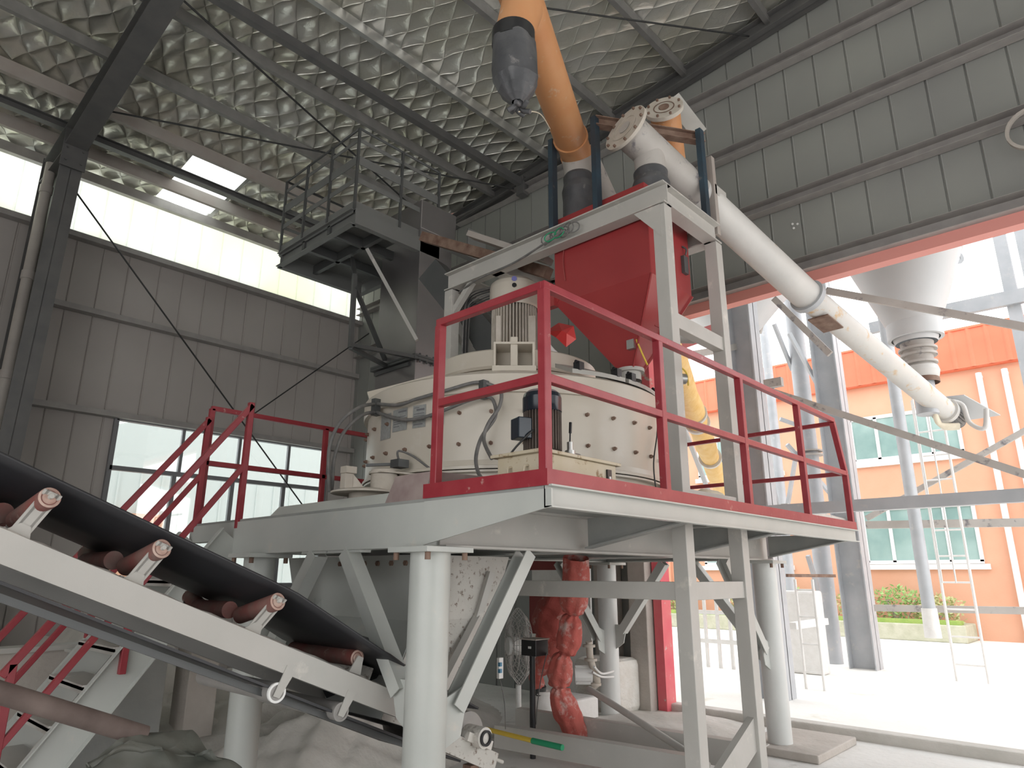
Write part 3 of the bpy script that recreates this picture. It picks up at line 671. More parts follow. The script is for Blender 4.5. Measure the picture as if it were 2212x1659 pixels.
# ------------------------------------------------------------------ hydraulic pump unit on the walkway
pu = thing('hydraulic_unit', (2.85, 2.5, P), 'rust-stained cream hydraulic tank with small black motor at the platform corner', 'hydraulic pump')
TX0, TX1, TY0, TY1, TZ0, TZ1 = 2.68, 3.34, 2.27, 2.60, P+.0, P+.20
f = MB(); f.box(TX0, TX1, TY0, TY1, TZ0, TZ1); tk = part('tank', f, M['tank'], pu, bev=.004)
f = MB(); f.box(TX0-.03, TX1+.03, TY0-.02, TY1+.03, TZ1, TZ1+.018); part('tank_lid', f, M['tank'], pu, bev=.003)
f = MB(); ym = (TY0+TY1)/2
f.path([(TX0-.002, ym+.06, P+.14), (TX0-.03, ym+.06, P+.13), (TX0-.03, ym+.05, P+.08), (TX0-.03, ym, P+.06), (TX0-.03, ym-.05, P+.08), (TX0-.03, ym-.06, P+.13), (TX0-.002, ym-.06, P+.14)], .007, 8)
part('tank_handle', f, M['tank'], pu)
f = MB(); f.box(TX1-.10, TX1-.06, TY0-.012, TY0, P+.04, P+.17); og = part('oil_gauge', f, M['black'], pu)
f = MB(); f.box(TX1-.088, TX1-.072, TY0-.016, TY0-.010, P+.06, P+.13); part('gauge_glass', f, M['white'], og)
f = MB(); f.tube((TX1-.08, ym, TZ1+.018), (TX1-.08, ym, TZ1+.04), .04, .034, 20); part('filler_cap', f, M['tank'], pu)
mo = (2.90, 2.46, 0)
f = MB(); f.lathe(mo, (0,0,1), [(0,TZ1+.018),(.125,TZ1+.018),(.125,TZ1+.03),(.09,TZ1+.045),(.0,TZ1+.045)], 30); part('motor_flange', f, M['tank'], pu)
f = MB(); f.lathe(mo, (0,0,1), [(.09,TZ1+.04),(.09,TZ1+.30)], 30); part('motor_body', f, M['fins'], pu)
f = MB()
for k in range(34):
    a = 2*PI*k/34; d_ = V((math.cos(a), math.sin(a), 0)); c = V(mo)+d_*.099
    f.bar(c+V((0,0,TZ1+.055)), c+V((0,0,TZ1+.29)), .022, .004, (-d_.y, d_.x, 0))
part('cooling_fins', f, M['fins'], pu)
f = MB(); f.lathe(mo, (0,0,1), [(.108,TZ1+.275),(.113,TZ1+.28),(.113,TZ1+.36),(.105,TZ1+.385)], 36); part('fan_cover', f, M['navy'], pu)
f = MB(); f.lathe(mo, (0,0,1), [(.105,TZ1+.385),(.085,TZ1+.402),(.03,TZ1+.41),(0,TZ1+.41)], 36); part('dusty_cap', f, M['dirtcap'], pu)
f = MB(); c = V(mo)+V((-.10,.06,0)); f.bar(V(mo)+V((-.09,.03,TZ1+.17)), V(mo)+V((-.17,.06,TZ1+.17)), .10, .12); part('terminal_box', f, M['navy'], pu, bev=.006)
f = MB(); f.path([V(mo)+V((-.10,-.02,TZ1+.16)), V(mo)+V((-.14,-.02,TZ1+.13)), V(mo)+V((-.16,.05,TZ1+.07)), V(mo)+V((-.17,.10,TZ1+.02))], .006, 6); part('motor_cable', f, M['cable'], pu)
f = MB(); f.tube((3.10,2.42,TZ1+.018), (3.10,2.42,TZ1+.08), .03, n=12); f.tube((3.06,2.42,TZ1+.05), (3.18,2.42,TZ1+.05), .022, n=12); f.tube((3.10,2.42,TZ1+.08), (3.10,2.42,TZ1+.13), .018, n=12); part('valve', f, M['galv'], pu)
f = MB(); f.path([(3.10,2.42,TZ1+.13),(3.105,2.42,TZ1+.19)], .005, 6, 1); f.tube((3.105,2.42,TZ1+.185), (3.11,2.42,TZ1+.25), .009, n=8); part('valve_lever', f, M['black'], pu)

# hoses around the drum
h = thing('hydraulic_hose', (3.4, 4.6, 2.9), 'pair of grey hydraulic hoses clamped round the left side of the mixer drum', 'hose')
def hp(px, py, r=RM+.06):      # point on a cylinder round the mixer
    q = ray(px, py); a = q.x*q.x+q.y*q.y; b = -2*(q.x*MC.x+q.y*MC.y); c_ = MC.x**2+MC.y**2-r*r
    D_ = b*b-4*a*c_; t_ = (-b-math.sqrt(max(D_, 0)))/2/a; return CAM+q*t_
for pts in ([(1070,835),(1030,826),(965,843),(900,862),(860,875),(812,872)], [(1060,852),(1010,866),(950,890),(900,905),(860,905),(812,890)]):
    f = MB(); f.path([hp(*p_) for p_ in pts], .014, 8); part('hose', f, M['hose'], h)
a0 = hp(812,872); a1 = hp(812,890)
for s_, pts in ((a0, [(776,880,5.35),(735,912,5.2),(712,965,5.1),(710,1030,5.05),(712,1062,5.05)]), (a1, [(780,898,5.4),(742,935,5.25),(722,990,5.15),(718,1040,5.1),(716,1062,5.1)])):
    f = MB(); f.path([s_]+[dep(*p_) for p_ in pts], .014, 8); part('hose', f, M['hose'], h)
for q in (hp(812,880), hp(1045,842)):
    f = MB(); f.bar(q+V((0,0,-.07)), q+V((0,0,.07)), .06, .05); part('hose_clamp', f, M['dark'], h)
f = MB(); f.path([hp(1070,835), hp(1083,850,RM+.1), hp(1078,880,RM+.12), hp(1055,915,RM+.15), hp(1045,950,RM+.18), hp(1062,990,RM+.4)], .014, 8); part('hose', f, M['hose'], h)
f = MB(); f.path([hp(1052,856), hp(1066,866,RM+.08), hp(1070,900,RM+.1), hp(1040,945,RM+.14), hp(1028,990,RM+.18), hp(1035,1025,RM+.3), hp(1052,1042,RM+.4)], .014, 8); part('hose', f, M['hose'], h)
# dusty reddish cable box on deck by the post
bx = MB(); q0 = on(872, 1092, 2, P); bx.prism([(2.54,3.05,P),(2.54,3.42,P),(2.56,3.35,P+.16),(2.56,3.02,P+.16)], (.45,-.1,0))
one('dusty_cover_plate', bx, mat('dusty_maroon_plate', (.22,.15,.15), .8, 0, (.34,.27,.25), 5), 'dusty maroon cover box on the deck left of the hydraulic tank', 'cover')
f = MB(); f.prism([(2.62,3.5,P+.001),(2.62,5.0,P+.001),(2.70,5.0,P+.09),(2.70,3.5,P+.09)], (.03,0,0)); one('deck_kick_plate', f, M['grey'], 'dusty grey kick plate on the deck edge below the mixer foot', 'plate')

# ------------------------------------------------------------------ hopper support tower
LX0, LX1, LY0, LY1 = 4.31, 5.17, 2.40, 4.85
tw = thing('hopper_tower', (4.75, 3.6, 0), 'pale grey square-tube tower with tall legs carrying the red hopper', 'steel tower')
def tb(name, p, q, w_=.11, h_=.11, m='greyl'):
    f = MB(); f.bar(p, q, w_, h_); return part(name, f, M[m], tw, bev=.004)
tb('leg', (LX0, LY0, 0), (LX0, LY0, 4.40)); tb('leg', (LX1, LY0, 0), (LX1, LY0, 4.40))
tb('leg', (LX0, LY1, P+.0), (LX0, LY1, 4.40)); tb('leg', (LX1, LY1, P+.0), (LX1, LY1, 4.40))
for z, h_ in ((3.46, .12), (2.12, .14), (1.50, .12)):
    tb('cross_tube', (LX0, LY0, z), (LX1, LY0, z), .08, h_)
tb('cross_tube', (LX0, LY0, 1.50), (LX0, LY1-.1, 1.50), .08, .12)
f = MB(); f.prism([(LX0+.05,LY0-.03,.30),(LX1-.05,LY0-.03,.62),(LX1-.05,LY0-.03,.40),(LX0+.05,LY0-.03,.10)], (0,.05,0)); part('foot_brace', f, M['greyl'], tw)
def ib(p, q, m='greyl', w_=.12, h_=.19):
    f = MB(); f.ibeam(p, q, w_, h_, .012); return part('top_beam', f, M[m], tw)
TBZ = 4.505
ib((LX0, LY0-.06, TBZ), (LX0, LY1+.06, TBZ)); ib((LX1, LY0, TBZ), (LX1, LY1, TBZ)); ib((LX0, LY0, TBZ), (LX1+.05, LY0, TBZ)); ib((LX0, LY1, TBZ), (LX1, LY1, TBZ)); ib((LX0, 4.22, TBZ), (LX1, 4.22, TBZ))
f = MB(); f.prism([(LX0-.06,LY0-.02,4.40),(LX0-.06,LY0+.22,4.40),(LX0-.06,LY0-.02,4.12)], (.012,0,0)); part('gusset', f, M['greyl'], tw)
tb('knee_brace', (LX0+.02, LY1, 4.10), (LX0+.6, LY1, 3.45), .06, .10); tb('knee_brace', (LX0, LY1-.02, 4.15), (LX0, LY1-.3, 4.42), .06, .06)
# cables running down the rear left leg
f = MB()
cbl = thing('cable_bundle', (LX0-.08, LY1, 3.8), 'bundle of dark cables strapped down the rear left tower leg', 'cable')
for k in range(7):
    x = LX0+.08+.013*k; f = MB(); f.path([(x+.1+.02*k, LY1-.45, 4.38), (x+.02, LY1-.18, 4.36-.02*k), (x, LY1-.10, 4.15), (x-.005, LY1-.09, 3.6), (x, LY1-.09, P+.9)], .008, 6); part('cable', f, M['cable'] if k % 3 else M['hose'], cbl)
f = MB(); f.path([(LX0-.07, 3.55, 4.45), (LX0-.09, 3.3, 4.50), (LX0-.07, 3.9, 4.40), (LX0-.07, 4.4, 4.38), (LX0, 4.75, 4.36)], .010, 6); part('cable', f, M['hose'], cbl)
# coil of green and grey wire on the top beam
co = thing('wire_coil', (LX0-.09, 3.25, 4.5), 'tangled coil of green and grey wire on the tower top beam', 'wire coil')
for k in range(7):
    f = MB(); c = V((LX0-.075-.01*(k % 2), 3.22+.05*k, 4.50+.01*math.sin(k*2)))
    f.path([c+V((-.01*math.sin(a_*1.3), .06*math.cos(a_+k), .045*math.sin(a_+k))) for a_ in [2*PI*j/8 for j in range(9)]], .006, 6, 3); part('wire', f, M['green'] if k in (3,5) else M['hose'], co)

# red hopper
HX0, HX1, HY0, HY1 = 4.40, 5.06, 2.58, 3.57
hp_ = thing('red_hopper', (4.75, 3.05, 3.3), 'large dark red steel hopper hanging in the tower above the mixer', 'hopper')
HB, HT = 3.93, 4.62
ox0, ox1, oy0, oy1, HO = 4.70, 4.86, 2.98, 3.14, 3.30
f = MB()
top = [(HX0,HY0,HT),(HX1,HY0,HT),(HX1,HY1,HT),(HX0,HY1,HT)]
mid = [(HX0,HY0,HB),(HX1,HY0,HB),(HX1,HY1,HB),(HX0,HY1,HB)]
bot = [(ox0,oy0,HO),(ox1,oy0,HO),(ox1,oy1,HO),(ox0,oy1,HO)]
f.add(top+mid+bot, [(0,1,5,4),(1,2,6,5),(2,3,7,6),(3,0,4,7),(4,5,9,8),(5,6,10,9),(6,7,11,10),(7,4,8,11),(3,2,1,0),(8,9,10,11)])
part('shell', f, M['hopper'], hp_, bev=.006)
f = MB(); f.box(HX0-.0, HX1, HY0+.02, HY1+.02, 4.60, 4.76); part('collar', f, M['hopper'], hp_, bev=.004)
f = MB()
for a, b in ((4,8),(5,9)):
    vs = top+mid+bot; f.bar(vs[a], vs[b], .012, .03)
part('edge_seam', f, M['hopper'], hp_)
f = MB(); f.box(HX0-.05, HX0+.02, HY1-.03, HY1+.10, 3.90, 4.02); f.prism([(HX0-.01,HY1-.10,4.02),(HX0-.01,HY1,3.9),(HX0-.01,HY1+.08,3.95),(HX0-.01,HY1+.08,4.04)], (.01,0,0)); part('hanger_lug', f, M['hopper'], hp_)
f = MB(); f.box(HX1-.30, HX1-.02, HY0-.02, HY0+.02, 3.5, 3.58); 
f = MB(); q = on(1390, 728, 1, 2.86)
f.tube((4.92,2.80,3.58), (5.12,2.62,3.58), .055, n=24); part('vibrator_motor', f, M['greyl'], hp_)
f = MB(); f.prism([(4.74,2.80,3.62),(4.98,2.80,3.62),(4.98,2.88,3.74),(4.74,2.78,3.74)], (0,-.03,0)); part('vibrator_plate', f, M['hopper'], hp_)
f = MB(); f.box(4.60,4.66,2.90,2.97,3.42,3.50); part('air_valve', f, M['galv'], hp_)
f = MB(); f.path([(4.90,2.80,3.55),(4.72,2.82,3.56),(4.62,2.88,3.52),(4.64,2.86,3.40),(4.70,2.84,3.28)], .008, 8); part('air_line', f, M['yell'], hp_)
f = MB(); f.lathe((4.78,3.06,0), (0,0,1), [(.12,3.30),(.12,3.27),(.09,3.27),(.09,3.20)], 24); part('outlet_flange', f, M['greyl'], hp_)
f = MB(); f.path([(HX1-.12,HY0-.005,4.36),(HX1-.10,HY0-.03,4.33),(HX1-.10,HY0-.02,4.28)], .008, 6); f.box(HX1-.15,HX1-.08,HY0-.03,HY0,4.10,4.26); part('level_sensor', f, M['dark'], hp_)
f = MB(); f.path([(HX0-.012,HY1-.12,4.42),(HX0-.015,HY1-.11,4.3),(HX0-.012,HY1-.13,4.12)], .005, 6); part('thin_cable', f, M['maroon'], hp_)
# pneumatic valve at the outlet
pv = thing('outlet_valve', (4.9, 2.95, 3.2), 'small black and silver air valve at the foot of the red hopper', 'valve')
f = MB(); f.box(4.86,4.96,2.78,2.86,3.19,3.28); part('actuator_body', f, M['black'], pv, bev=.004)
f = MB(); f.tube((4.97,2.80,3.22), (5.10,2.72,3.22), .045, n=20); part('cylinder', f, M['galv'], pv)
f = MB(); f.path([(4.93,2.79,3.29),(5.02,2.74,3.32),(5.09,2.70,3.27),(5.11,2.70,3.16)], .007, 8); part('air_line', f, M['yell'], pv)

# frame above the tower carrying the screw conveyors
uf = thing('conveyor_cradle', (4.7, 2.9, 4.6), 'worn blue and rusty channel posts standing on top of the tower', 'steel frame')
def cp(name, p, q, m, w_=.07, h_=.05, up=(0,1,0)):
    f = MB(); f.chan(p, q, w_, h_, .008, up); return part(name, f, M[m], uf)
cp('post', (4.31, 3.01, 4.6), (4.31, 3.01, 5.54), 'blue'); cp('post', (4.31, 3.50, 4.6), (4.31, 3.50, 5.54), 'blue')
cp('post', (5.13, 2.42, 4.6), (5.13, 2.42, 5.56), 'blue'); cp('post', (5.30, 2.42, 4.55), (5.30, 2.42, 5.35), 'purlind', .06, .06)
f = MB(); f.ibeam((4.31, 3.01, 5.50), (5.20, 2.42, 5.50), .08, .09, .008); part('cross_beam', f, M['rust'], uf)
f = MB(); f.chan((5.30,2.42,5.02), (5.52,2.42,5.02), .06, .10, .008); part('stub_channel', f, M['greyl'], uf)

# ------------------------------------------------------------------ screw conveyors
def screw(name, loc, label):
    return thing(name, loc, label, 'screw conveyor')
pa = dep(1352, 278, 5.9); pj = dep(1745, 641, 7.15); pe = dep(2040, 886, 9.0)
ca = screw('screw_conveyor', pa, 'long dusty grey screw conveyor slanting from above the hopper out to the silo')
dA = (pj-pa).normalized(); dB = (pe-pj).normalized()
f = MB(); f.tube(pa+dA*.95, pj, .155, n=40); part('upper_tube', f, M['conv'], ca)
f = MB(); f.tube(pa+dA*.02, pa+dA*.95, .156, n=40); part('head_tube', f, M['convw'], ca)
f = MB(); f.tube(pj, pe, .137, n=40); part('lower_tube', f, mat('rust_streaked_pipe', (.58,.57,.55), .5, 0, (.64,.62,.58), 3, .8, .08, 20, (.60,.40,.20), 5, .56, .66), ca)
f = MB(); f.tube(pj-dA*.03, pj+dA*.03, .185, n=40); part('joint_flange', f, M['steelo'], ca)
fl = MB(); fl.tube(pa-dA*.015, pa+dA*.015, .225, n=48); fl.lathe(pa-dA*.015, -dA, [(.13,0),(.135,.006),(.12,.006),(.12,0)], 40); e_ = part('end_flange', fl, M['creamd'], ca)
ux = dA.cross(V((0,0,1))).normalized(); vx = dA.cross(ux)
for k in range(10):
    a = 2*PI*k/10; q = pa + (ux*math.cos(a)+vx*math.sin(a))*.20; f = MB(); f.tube(q-dA*.015, q-dA*.035, .013, n=6); part('flange_bolt', f, M['rust'], e_)
f = MB(); f.lathe(pa-dA*.02, -dA, [(0,.004),(.06,.004),(.06,0)], 24); part('hub_cap', f, M['convw'], e_)
sp = pa + dA*.30
f = MB(); f.tube(sp+V((0,0,-.05)), sp+V((0,0,-.30)), .14, .13, 28); part('discharge_spout', f, M['convw'], ca)
f = MB(); zc = 4.74
pr0 = []
f.lathe((sp.x, sp.y, 0), (0,0,1), [(.135,sp.z-.22),(.15,sp.z-.24),(.145,sp.z-.30),(.165,sp.z-.36),(.155,sp.z-.44),(.17,sp.z-.50),(.16,zc)], 28); part('rubber_boot', f, M['boot'], ca)
# cable duct on the back of the tube
sd = dA.cross(V((0,0,1))).normalized(); upn = sd.cross(dA).normalized()
f = MB(); f.path([pa+dA*1.1+upn*.17-sd*.05, pa+dA*1.5+upn*.19-sd*.05, pa+dA*2.0+upn*.20-sd*.05, pa+dA*2.5+upn*.16-sd*.05], .032, 10); part('cable_duct', f, M['conv'], ca)
L_ = (pe-pj).length
f = MB(); f.path([pj+dB*L_*.25+upn*.14, pj+dB*L_*.42+upn*.18, pj+dB*L_*.60+upn*.15, pj+dB*L_*.66+upn*.14], .026, 10); part('cable_duct', f, M['conv'], ca)
f = MB(); f.bar(pj+dB*.22-upn*.15, pj+dB*.55-upn*.15, .22, .015, upn); part('hanger_plate', f, M['rust'], ca)
f = MB(); f.tube(pe-dB*.02, pe+dB*.05, .17, n=30); part('lower_flange', f, M['conv'], ca)
f = MB(); f.tube(pe+dB*.05, pe+dB*.45, .10, n=24)
for k in range(16):
    a = 2*PI*k/16; q = (ux*math.cos(a)+vx*math.sin(a))*.11; f.bar(pe+dB*.14+q, pe+dB*.40+q, .03, .008, dB.cross(q))
part('drive_motor', f, M['hose'], ca)
f = MB(); q = pe+dB*.1
f.prism([q+V((.0,.15,.22)), q+V((.0,-.22,.20)), q+V((.40,-.52,-.05)), q+V((.45,-.12,-.05))], (0,0,.012)); part('rain_hood', f, M['silo'], ca)
f = MB(); f.path([pe+V((0,-.05,.12)), pe+V((.05,-.2,.05)), pe+V((.02,-.25,-.2)), pe+V((.0,-.4,-.3)), pe+V((.05,-.45,-.05))], .03, 8); part('power_conduit', f, M['conv'], ca)
f = MB()
for k in range(5): f.path([pe-dB*(.35+.02*k)+V((.02*k,0,-.13)), pe-dB*(.1-.03*k)+V((-.05,.05,-.22)), pe+dB*.1+V((0,-.1,-.18-.01*k))], .028, 8)
part('cloth_wrap', f, M['sack'], ca)

# orange conveyor from the upper left
p0_ = dep(1100, -75, 4.55); p1_ = dep(1246, 336, 6.6)
co_ = screw('screw_conveyor', p1_, 'thick orange screw conveyor coming down from the roof to the hopper')
d_ = (p1_-p0_).normalized()
f = MB(); f.tube(p0_, p1_, .15, n=40); part('tube', f, M['orange'], co_)
f = MB(); f.tube(p1_-d_*.30, p1_-d_*.27, .165, n=32); f.tube(p1_-d_*.02, p1_+d_*.02, .16, n=32); part('joint_band', f, M['orange'], co_)
f = MB(); f.tube(p1_, p1_+V((.02,0,-.26)), .15, .13, 28); part('outlet_elbow', f, M['convw'], co_)
f = MB(); f.lathe((p1_.x+.02, p1_.y, 0), (0,0,1), [(.135,p1_.z-.22),(.15,p1_.z-.25),(.145,p1_.z-.32),(.165,p1_.z-.40),(.155,p1_.z-.5),(.16,4.70)], 28); part('rubber_boot', f, M['boot'], co_)
# tied black bag hanging under its upper inlet
bt = dep(1109, 88, 4.35)
bag = thing('tied_black_bag', bt, 'black cloth bag tied shut, hanging under the orange conveyor', 'bag')
f = MB(); n = 26; prof = [(.130,0),(.139,-.03),(.142,-.10),(.145,-.22),(.140,-.31),(.112,-.38),(.07,-.43),(.035,-.46)]
for (ra, za), (rb, zb) in zip(prof[:-1], prof[1:]):
    vs = []
    for r_, z_ in ((ra, za), (rb, zb)):
        for i in range(n*2):
            a = PI*i/n; fold = 1+ (.10*max(0,-z_-.1))*math.sin(a*9)+.03*math.sin(a*5+z_*14)
            vs.append((bt.x+.05*max(0,-z_)+r_*fold*math.cos(a), bt.y-.03*max(0,-z_)+r_*fold*math.sin(a), bt.z+z_))
    m_ = n*2; f.add(vs, [(i, (i+1) % m_, m_+(i+1) % m_, m_+i) for i in range(m_)], True)
part('bag_body', f, M['boot'], bag)
f = MB(); f.tube(bt+V((0,0,.06)), bt+V((0,0,-.04)), .138, n=36); part('clamp_band', f, M['black'], bag)
f = MB(); f.tube(bt+V((0,0,.02)), bt+V((.08,.0,.30)), .125, .14, n=36); part('inlet_spout', f, M['orange'], bag)
f = MB(); kq = bt+V((.03,-.02,-.475))
for k in range(6): f.path([kq+V((0,0,.03)), kq+V((.03*math.cos(k),.03*math.sin(k),-.02)), kq+V((.07*math.cos(k*1.1-.8),.07*math.sin(k*1.1-.8),-.05+.02*(k%3)))], .016, 6)
part('tied_end', f, M['boot'], bag)
f = MB(); f.path([kq+V((0,0,-.05)), dep(1165,245,4.9), dep(1188,278,5.6)], .004, 6); part('string', f, M['sack'], bag)

# yellow wrapped conveyor behind the hopper
q0 = dep(1258, 322, 6.9); q1 = dep(1412, 655, 7.3); q2 = dep(1562, 1065, 12.2)
cy_ = screw('screw_conveyor', q1, 'screw conveyor wrapped in yellow cloth beyond the pale tower legs')
f = MB(); f.tube(q0, q1, .12, n=32); part('bare_tube', f, M['convw'], cy_)
f = MB()
dd = (q2-q1); pts = [q1+dd*k/14 for k in range(15)]
f.path(pts, [.15+.012*math.sin(k*2.3) for k in range(15)], 24, 3); part('cloth_wrap', f, M['yellow'], cy_)
f = MB()
for k in (.45, .5, .72): c = q1+dd*k; f.tube(c, c+dd.normalized()*.05, .18, n=24)
part('tie_strap', f, M['conv'], cy_)
# short orange conveyor end with bolted disc
oc = dep(1435, 238, 6.5)
cs = screw('screw_conveyor', oc, 'stubby orange conveyor end with round bolted cover behind the cradle beam')
vd_ = ray(1435,238).normalized(); ax = (vd_*.62 - u2*.72 + r2*.12).normalized()
f = MB(); f.tube(oc, oc+ax*.62, .145, .125, 36); part('tube', f, M['orange'], cs)
f = MB(); f.tube(oc+ax*.62, oc+ax*1.1, .12, .12, 30); part('lower_tube', f, M['convw'], cs)
axd = ax
f = MB(); f.tube(oc-axd*.03, oc+axd*.01, .18, n=44); e_ = part('end_cover', f, M['creamd'], cs)
ux2 = axd.cross(V((0,1,0))).normalized(); vx2 = axd.cross(ux2)
for k in range(8):
    a = 2*PI*k/8+.2; q = oc + (ux2*math.cos(a)+vx2*math.sin(a))*.155; f = MB(); f.tube(q-axd*.03, q-axd*.05, .012, n=6); part('cover_bolt', f, M['rust'], e_)
f = MB(); f.lathe(oc-axd*.03, -axd, [(.095,0),(.10,.004),(.09,.004)], 32); f.tube(oc-axd*.025, oc-axd*.04, .05, n=20); part('rusty_hub', f, M['rust'], e_)
f = MB(); f.bar(dep(1452,212,6.9), dep(1512,290,6.9), .16, .012, (.5,.5,.4)); one('slanted_plate', f, M['greyl'], 'slanted pinkish steel plate behind the stubby orange conveyor end', 'plate')

# ------------------------------------------------------------------ bucket elevator with its service platform
EX, EY = 5.07, 6.36
el = thing('bucket_elevator', (5.35, 6.76, 0), 'tall dark steel box elevator leg behind the mixer', 'elevator')
f = MB(); f.box(EX, EX+.55, EY, EY+.82, 2.6, 4.18); part('lower_casing', f, M['elev'], el, bev=.004)
f = MB(); f.box(EX+.02, EX+.53, EY+.02, EY+.80, 0, 2.6); part('boot_casing', f, M['elev'], el, bev=.004)
f = MB(); f.box(EX, EX+.55, EY, EY+.82, 4.24, 6.0); part('upper_casing', f, M['elev'], el, bev=.004)
f = MB(); f.box(EX-.05, EX+.60, EY-.05, EY+.87, 4.18, 4.21); f.box(EX-.05, EX+.60, EY-.05, EY+.87, 4.215, 4.24); part('joint_flange', f, M['dark'], el)
for k in range(5):
    f = MB(); x = EX+.05+k*.11; f.tube((x, EY-.03, 4.15), (x, EY-.03, 4.265), .014, n=6); part('flange_bolt', f, M['dark'], el)
f = MB(); f.box(EX+.0, EX+.62, EY, EY+.82, 6.0, 6.42); part('head_casing', f, M['elev'], el, bev=.01)
f = MB(); f.box(EX+.62, EX+.95, EY-.25, EY-.22, 5.72, 6.15); f.bar((EX+.2,EY-.28,5.70), (EX+1.0,EY-.28,5.70), .10, .05); part('side_plate', f, M['platd'], el)
f = MB(); f.prism([(EX+.55,EY+.1,5.55),(EX+.55,EY+.1,5.1),(EX+.85,EY+.1,4.9),(EX+.85,EY+.1,5.3)], (0,.4,0)); part('head_spout', f, M['dark'], el)
# discharge chute from the elevator towards the mixer
f = MB(); f.bar(dep(935, 588, 7.7), dep(1090, 775, 6.9), .22, .30, (0,0,1)); one('discharge_chute', f, M['dark'], 'dark square chute sloping from the elevator down to the mixer', 'chute', bev=.006)
ep = thing('upper_platform', (4.7, 7.3, 5.8), 'dark grey railed service platform high on the elevator', 'platform')
AX0, AX1, AY0, AY1 = 4.07, 5.40, 6.40, 8.17
f = MB()
for (a, b) in (((AX0,AY0),(AX1,AY0)), ((AX0,AY1),(AX1,AY1)), ((AX0,AY0),(AX0,AY1)), ((AX1,AY0),(AX1,AY1))): f.chan((a[0],a[1],5.76), (b[0],b[1],5.76), .08, .20, .01, side=1)
part('edge_frame', f, M['platd'], ep)
f = MB(); f.box(AX0, AX1, AY0, AY0+.012, 5.82, 5.98); f.box(AX0, AX0+.012, AY0, AY1, 5.82, 5.98); f.box(AX0, AX1, AY1, AY1+.012, 5.82, 5.98); part('toe_plate', f, M['platd'], ep)
f = MB(); f.box(AX0, 4.95, AY0, AY1, 5.855, 5.87); f.box(4.95, AX1, 7.3, AY1, 5.855, 5.87); part('deck', f, M['platd'], ep)
for y in (6.95, 7.55): 
    f = MB(); f.bar((AX0, y, 5.78), (AX1, y, 5.78), .06, .12); part('joist', f, M['dark'], ep)
f = MB(); f.bar((4.6, AY0, 5.78), (4.6, AY1, 5.78), .06, .12); part('joist', f, M['dark'], ep)
RT = 6.99
def flat(p, q, w_=.10): 
    f = MB(); f.bar(p, q, .008, w_); part('rail_strip', f, M['platd'], ep)
for z, w_ in ((6.83, .05), (6.55, .12), (6.27, .07)):
    flat((AX0, AY0, z), (AX1, AY0, z), w_); flat((AX0, AY0, z), (AX0, AY1, z), w_); flat((AX0, AY1, z), (AX1, AY1, z), w_*.6)
f = MB(); f.path([(AX1,AY0,RT-.05),(AX1-.02,AY0,RT),(AX0,AY0,RT),(AX0,AY1,RT),(AX1,AY1,RT)], .018, 8, 1); part('handrail', f, M['dark'], ep)
for (x, y) in ((AX0,AY0),(4.75,AY0),(AX1-.01,AY0),(AX0,7.0),(AX0,7.6),(AX0,AY1),(4.75,AY1),(AX1,AY1)):
    f = MB(); f.bar((x, y, 5.86), (x, y, RT), .03, .03); part('post', f, M['dark'], ep)
# struts holding the platform
sf = thing('strut_frame', (4.4, 6.4, 4.2), 'thin angle struts bracing the upper platform to the elevator', 'bracket')
def an(p, q, m='dark', s_=.05):
    f = MB(); f.bar(p, q, s_, s_*.9); part('strut', f, M[m], sf)
an((4.13, EY, 4.10), (4.13, EY+.02, 5.0)); an((4.13, EY+.02, 5.0), (4.62, EY+.86, 5.68)); an((4.13, EY, 4.13), (EX, EY-.02, 4.20)); an((4.13, EY, 4.10), (EX-.02, EY+.55, 4.20)); an((4.13, EY, 4.85), (EX-.02, EY+.6, 4.30)); an((4.60, EY+.50, 5.68), (EX-.01, EY-.03, 4.42), 'greyl', .05); an((EX, EY+.1, 4.14), (EX-.0, EY+.82, 4.14))
# rusty beams between the platform and the tower
f = MB(); f.bar(dep(915, 512, 8.0), dep(1185, 590, 6.6), .10, .11); one('rusty_beam', f, M['rust'], 'rusty square beam running behind the tower top from the upper platform', 'beam')
f = MB(); f.bar(dep(1018, 508, 7.2), dep(1185, 563, 6.5), .14, .06); f2 = one('rusty_channel', f, M['purlind'], 'short rusty channel pointing out beside the tower top', 'beam')
# ------------------------------------------------------------------ belt conveyor under the mixer
CY0, CY1 = 3.32, 4.10            # near and far stringers
ca_, cb_ = on(0, 1180, 1, CY0), on(800, 1500, 1, CY0)
slope = (cb_.z-ca_.z)/(cb_.x-ca_.x); cdv = V((1, 0, slope)).normalized(); cup = V((-slope, 0, 1)).normalized()
CO = V((ca_.x, 0, ca_.z)); 
def cpt(s_, y, h): return CO + cdv*s_ + V((0, y, 0)) + cup*h
SE = (3.22-ca_.x)/cdv.x
bc = thing('belt_conveyor', (2.0, 3.7, 0), 'inclined belt conveyor with black belt and dusty side beams in front of the stairs', 'conveyor')
for y, sd_ in ((CY0, 1), (CY1, -1)):
    f = MB(); f.chan(cpt(-1.2, y, 0), cpt(SE-.45, y, 0), .05, .118, .006, cup, sd_); part('side_beam', f, M['greyl'], bc)
    f = MB()
    vs = []
    for i in range(60):
        s_ = -1.1+(SE-.6+1.1)*i/59; hh = .003+.010*random.random(); vs += [cpt(s_, y-.02, .058), cpt(s_, y, .060+hh), cpt(s_, y+.02, .058)]
    f.add(vs, [q for i in range(59) for q in ((3*i,3*i+3,3*i+4,3*i+1),(3*i+1,3*i+4,3*i+5,3*i+2))], True); part('dust_line', f, M['dust'], bc)
